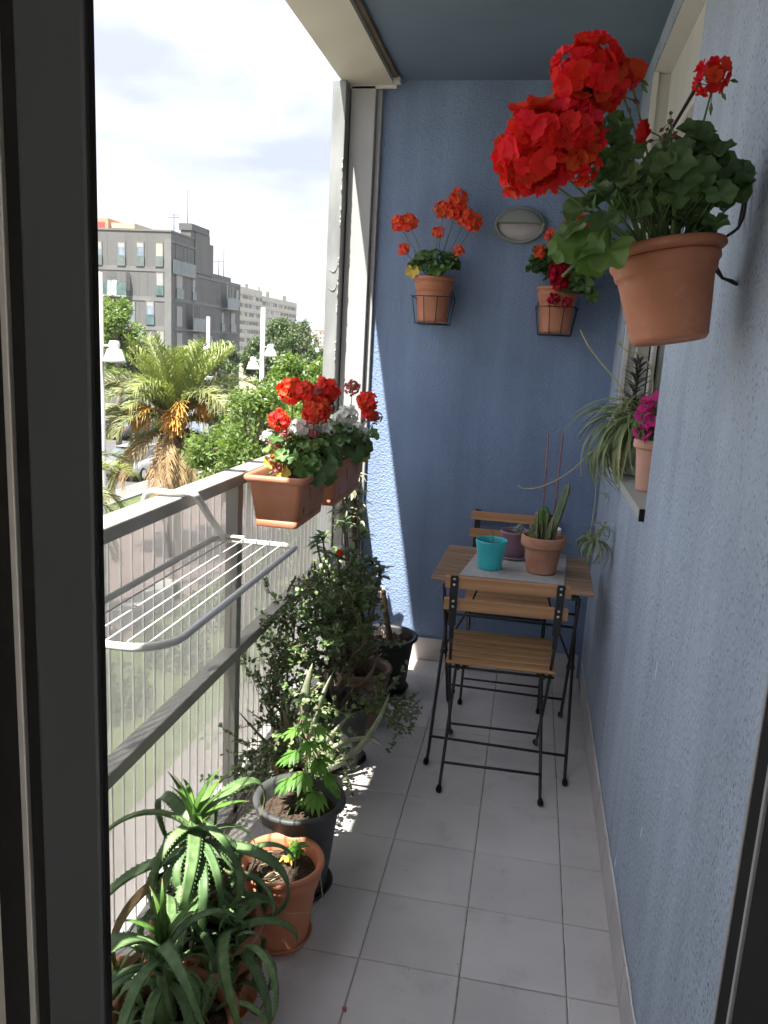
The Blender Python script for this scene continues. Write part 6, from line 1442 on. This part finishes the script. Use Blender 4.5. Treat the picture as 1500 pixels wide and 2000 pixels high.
# --- far dark pot with the cut stem; a variegated one behind
t = thing('cut_stem_pot', 'black pot with a broken bare stem in the far corner by the end wall', 'potted plant', (-.545, 3.315, 0))
saucer(t, .11, 'pot_black', .022)
round_pot(t, .140, .255, 'pot_black', rim=.10, lip=.016, taper=.66, steps=False, c=(0, 0, .004))
b = MB(); P = spline([(.015, .0, .19), (.01, .0, .27), (-.01, .0, .36), (-.022, -.005, .44), (-.024, -.005, .452)], 4); b.tube(P, [.0145 - .003 * i / 16 + .0012 * math.sin(i * 2) for i in range(len(P))], 8); b.build('stem', 'bark', t)
b = MB(); P = spline([(-.0125, -.003, .365), (-.020, -.006, .42), (-.026, -.005, .455), (-.028, -.002, .470)], 4); b.tube(P, [.0122] * 9 + [.009, .007, .005, .002], 8)
for k in range(5): a = k * 1.26; b.tube([(-.022 + .006*math.cos(a), -.004 + .006*math.sin(a), .44), (-.024 + .009*math.cos(a), -.004 + .008*math.sin(a), .462 + .008 * (k % 3))], [.004, .0008], 4)
b.tube([(-.028, -.005, .445), (-.045, -.008, .452), (-.065, -.01, .472), (-.072, -.01, .482)], [.005, .004, .0035, .001], 6); b.build('torn_wood', 'deadwood', t)
b = MB()
for k in range(160): a = U(0, 6.28); q = .105 * math.sqrt(U(0, 1)); blade_into(b, (q*math.cos(a), q*math.sin(a), .222 + U(0, .012)), (U(-1, 1), U(-1, 1), U(-.1, .7)), U(.01, .03), .006, .4, mi=k % 2, n=3)
b.build('leaf_litter', ['crumb', 'bark'], t, kind='stuff')
t = thing('variegated_plant', 'tall plant with drooping cream edged leaves against the white column', 'potted plant', (-.715, 3.47, 0))
round_pot(t, .095, .19, 'pot_black', rim=.12, lip=.012)
st = MB(); VB = []
for k in range(4):
    b = MB(); blade_into(b, (0, 0, 0), (0, 1, .5 - .25*k), 1.0, .26, .9 + .2 * k, n=6); VB.append(b.mesh('leaf', 'varieg'))
for (x, y, z) in ((-.02, -.12, .955), (-.01, -.10, .885), (-.05, -.12, .80), (-.01, -.08, .83), (.012, -.09, .76), (-.07, -.10, .90), (-.06, -.06, .74)):
    P = spline([(x * .3, y * .2, .16), (x * .6, y * .6, .5), (x, y, z - .02)], 4); st.tube(P, [.0075] * 3 + [.007] * 3 + [.006] * 3, 6); tuft(t, (x, y, z), 17, .085, VB, .5)
st.build('stems', 'bark', t)

# --- small things on the floor
b = MB(); petal(b, Matrix.Identity(4), .014, .012, .35); tag(b.build('fallen_petal', 'faded', None, loc=(-.297, 1.535, .003)), 'single dried red petal lying on a floor joint', 'petal').rotation_euler = (.2, .1, .7)
b = MB()
for k in range(70):
    x, y = U(-.7, .3), U(1.1, 3.6); s_ = U(.0008, .0022); b.add([(x - s_, y, .0008), (x + s_, y - s_*.5, .0008), (x + s_*.3, y + s_, .0008), (x, y, .0008 + s_)], [(0, 1, 3), (1, 2, 3), (2, 0, 3)])
b.build('floor_crumbs', 'crumb', None, kind='stuff')
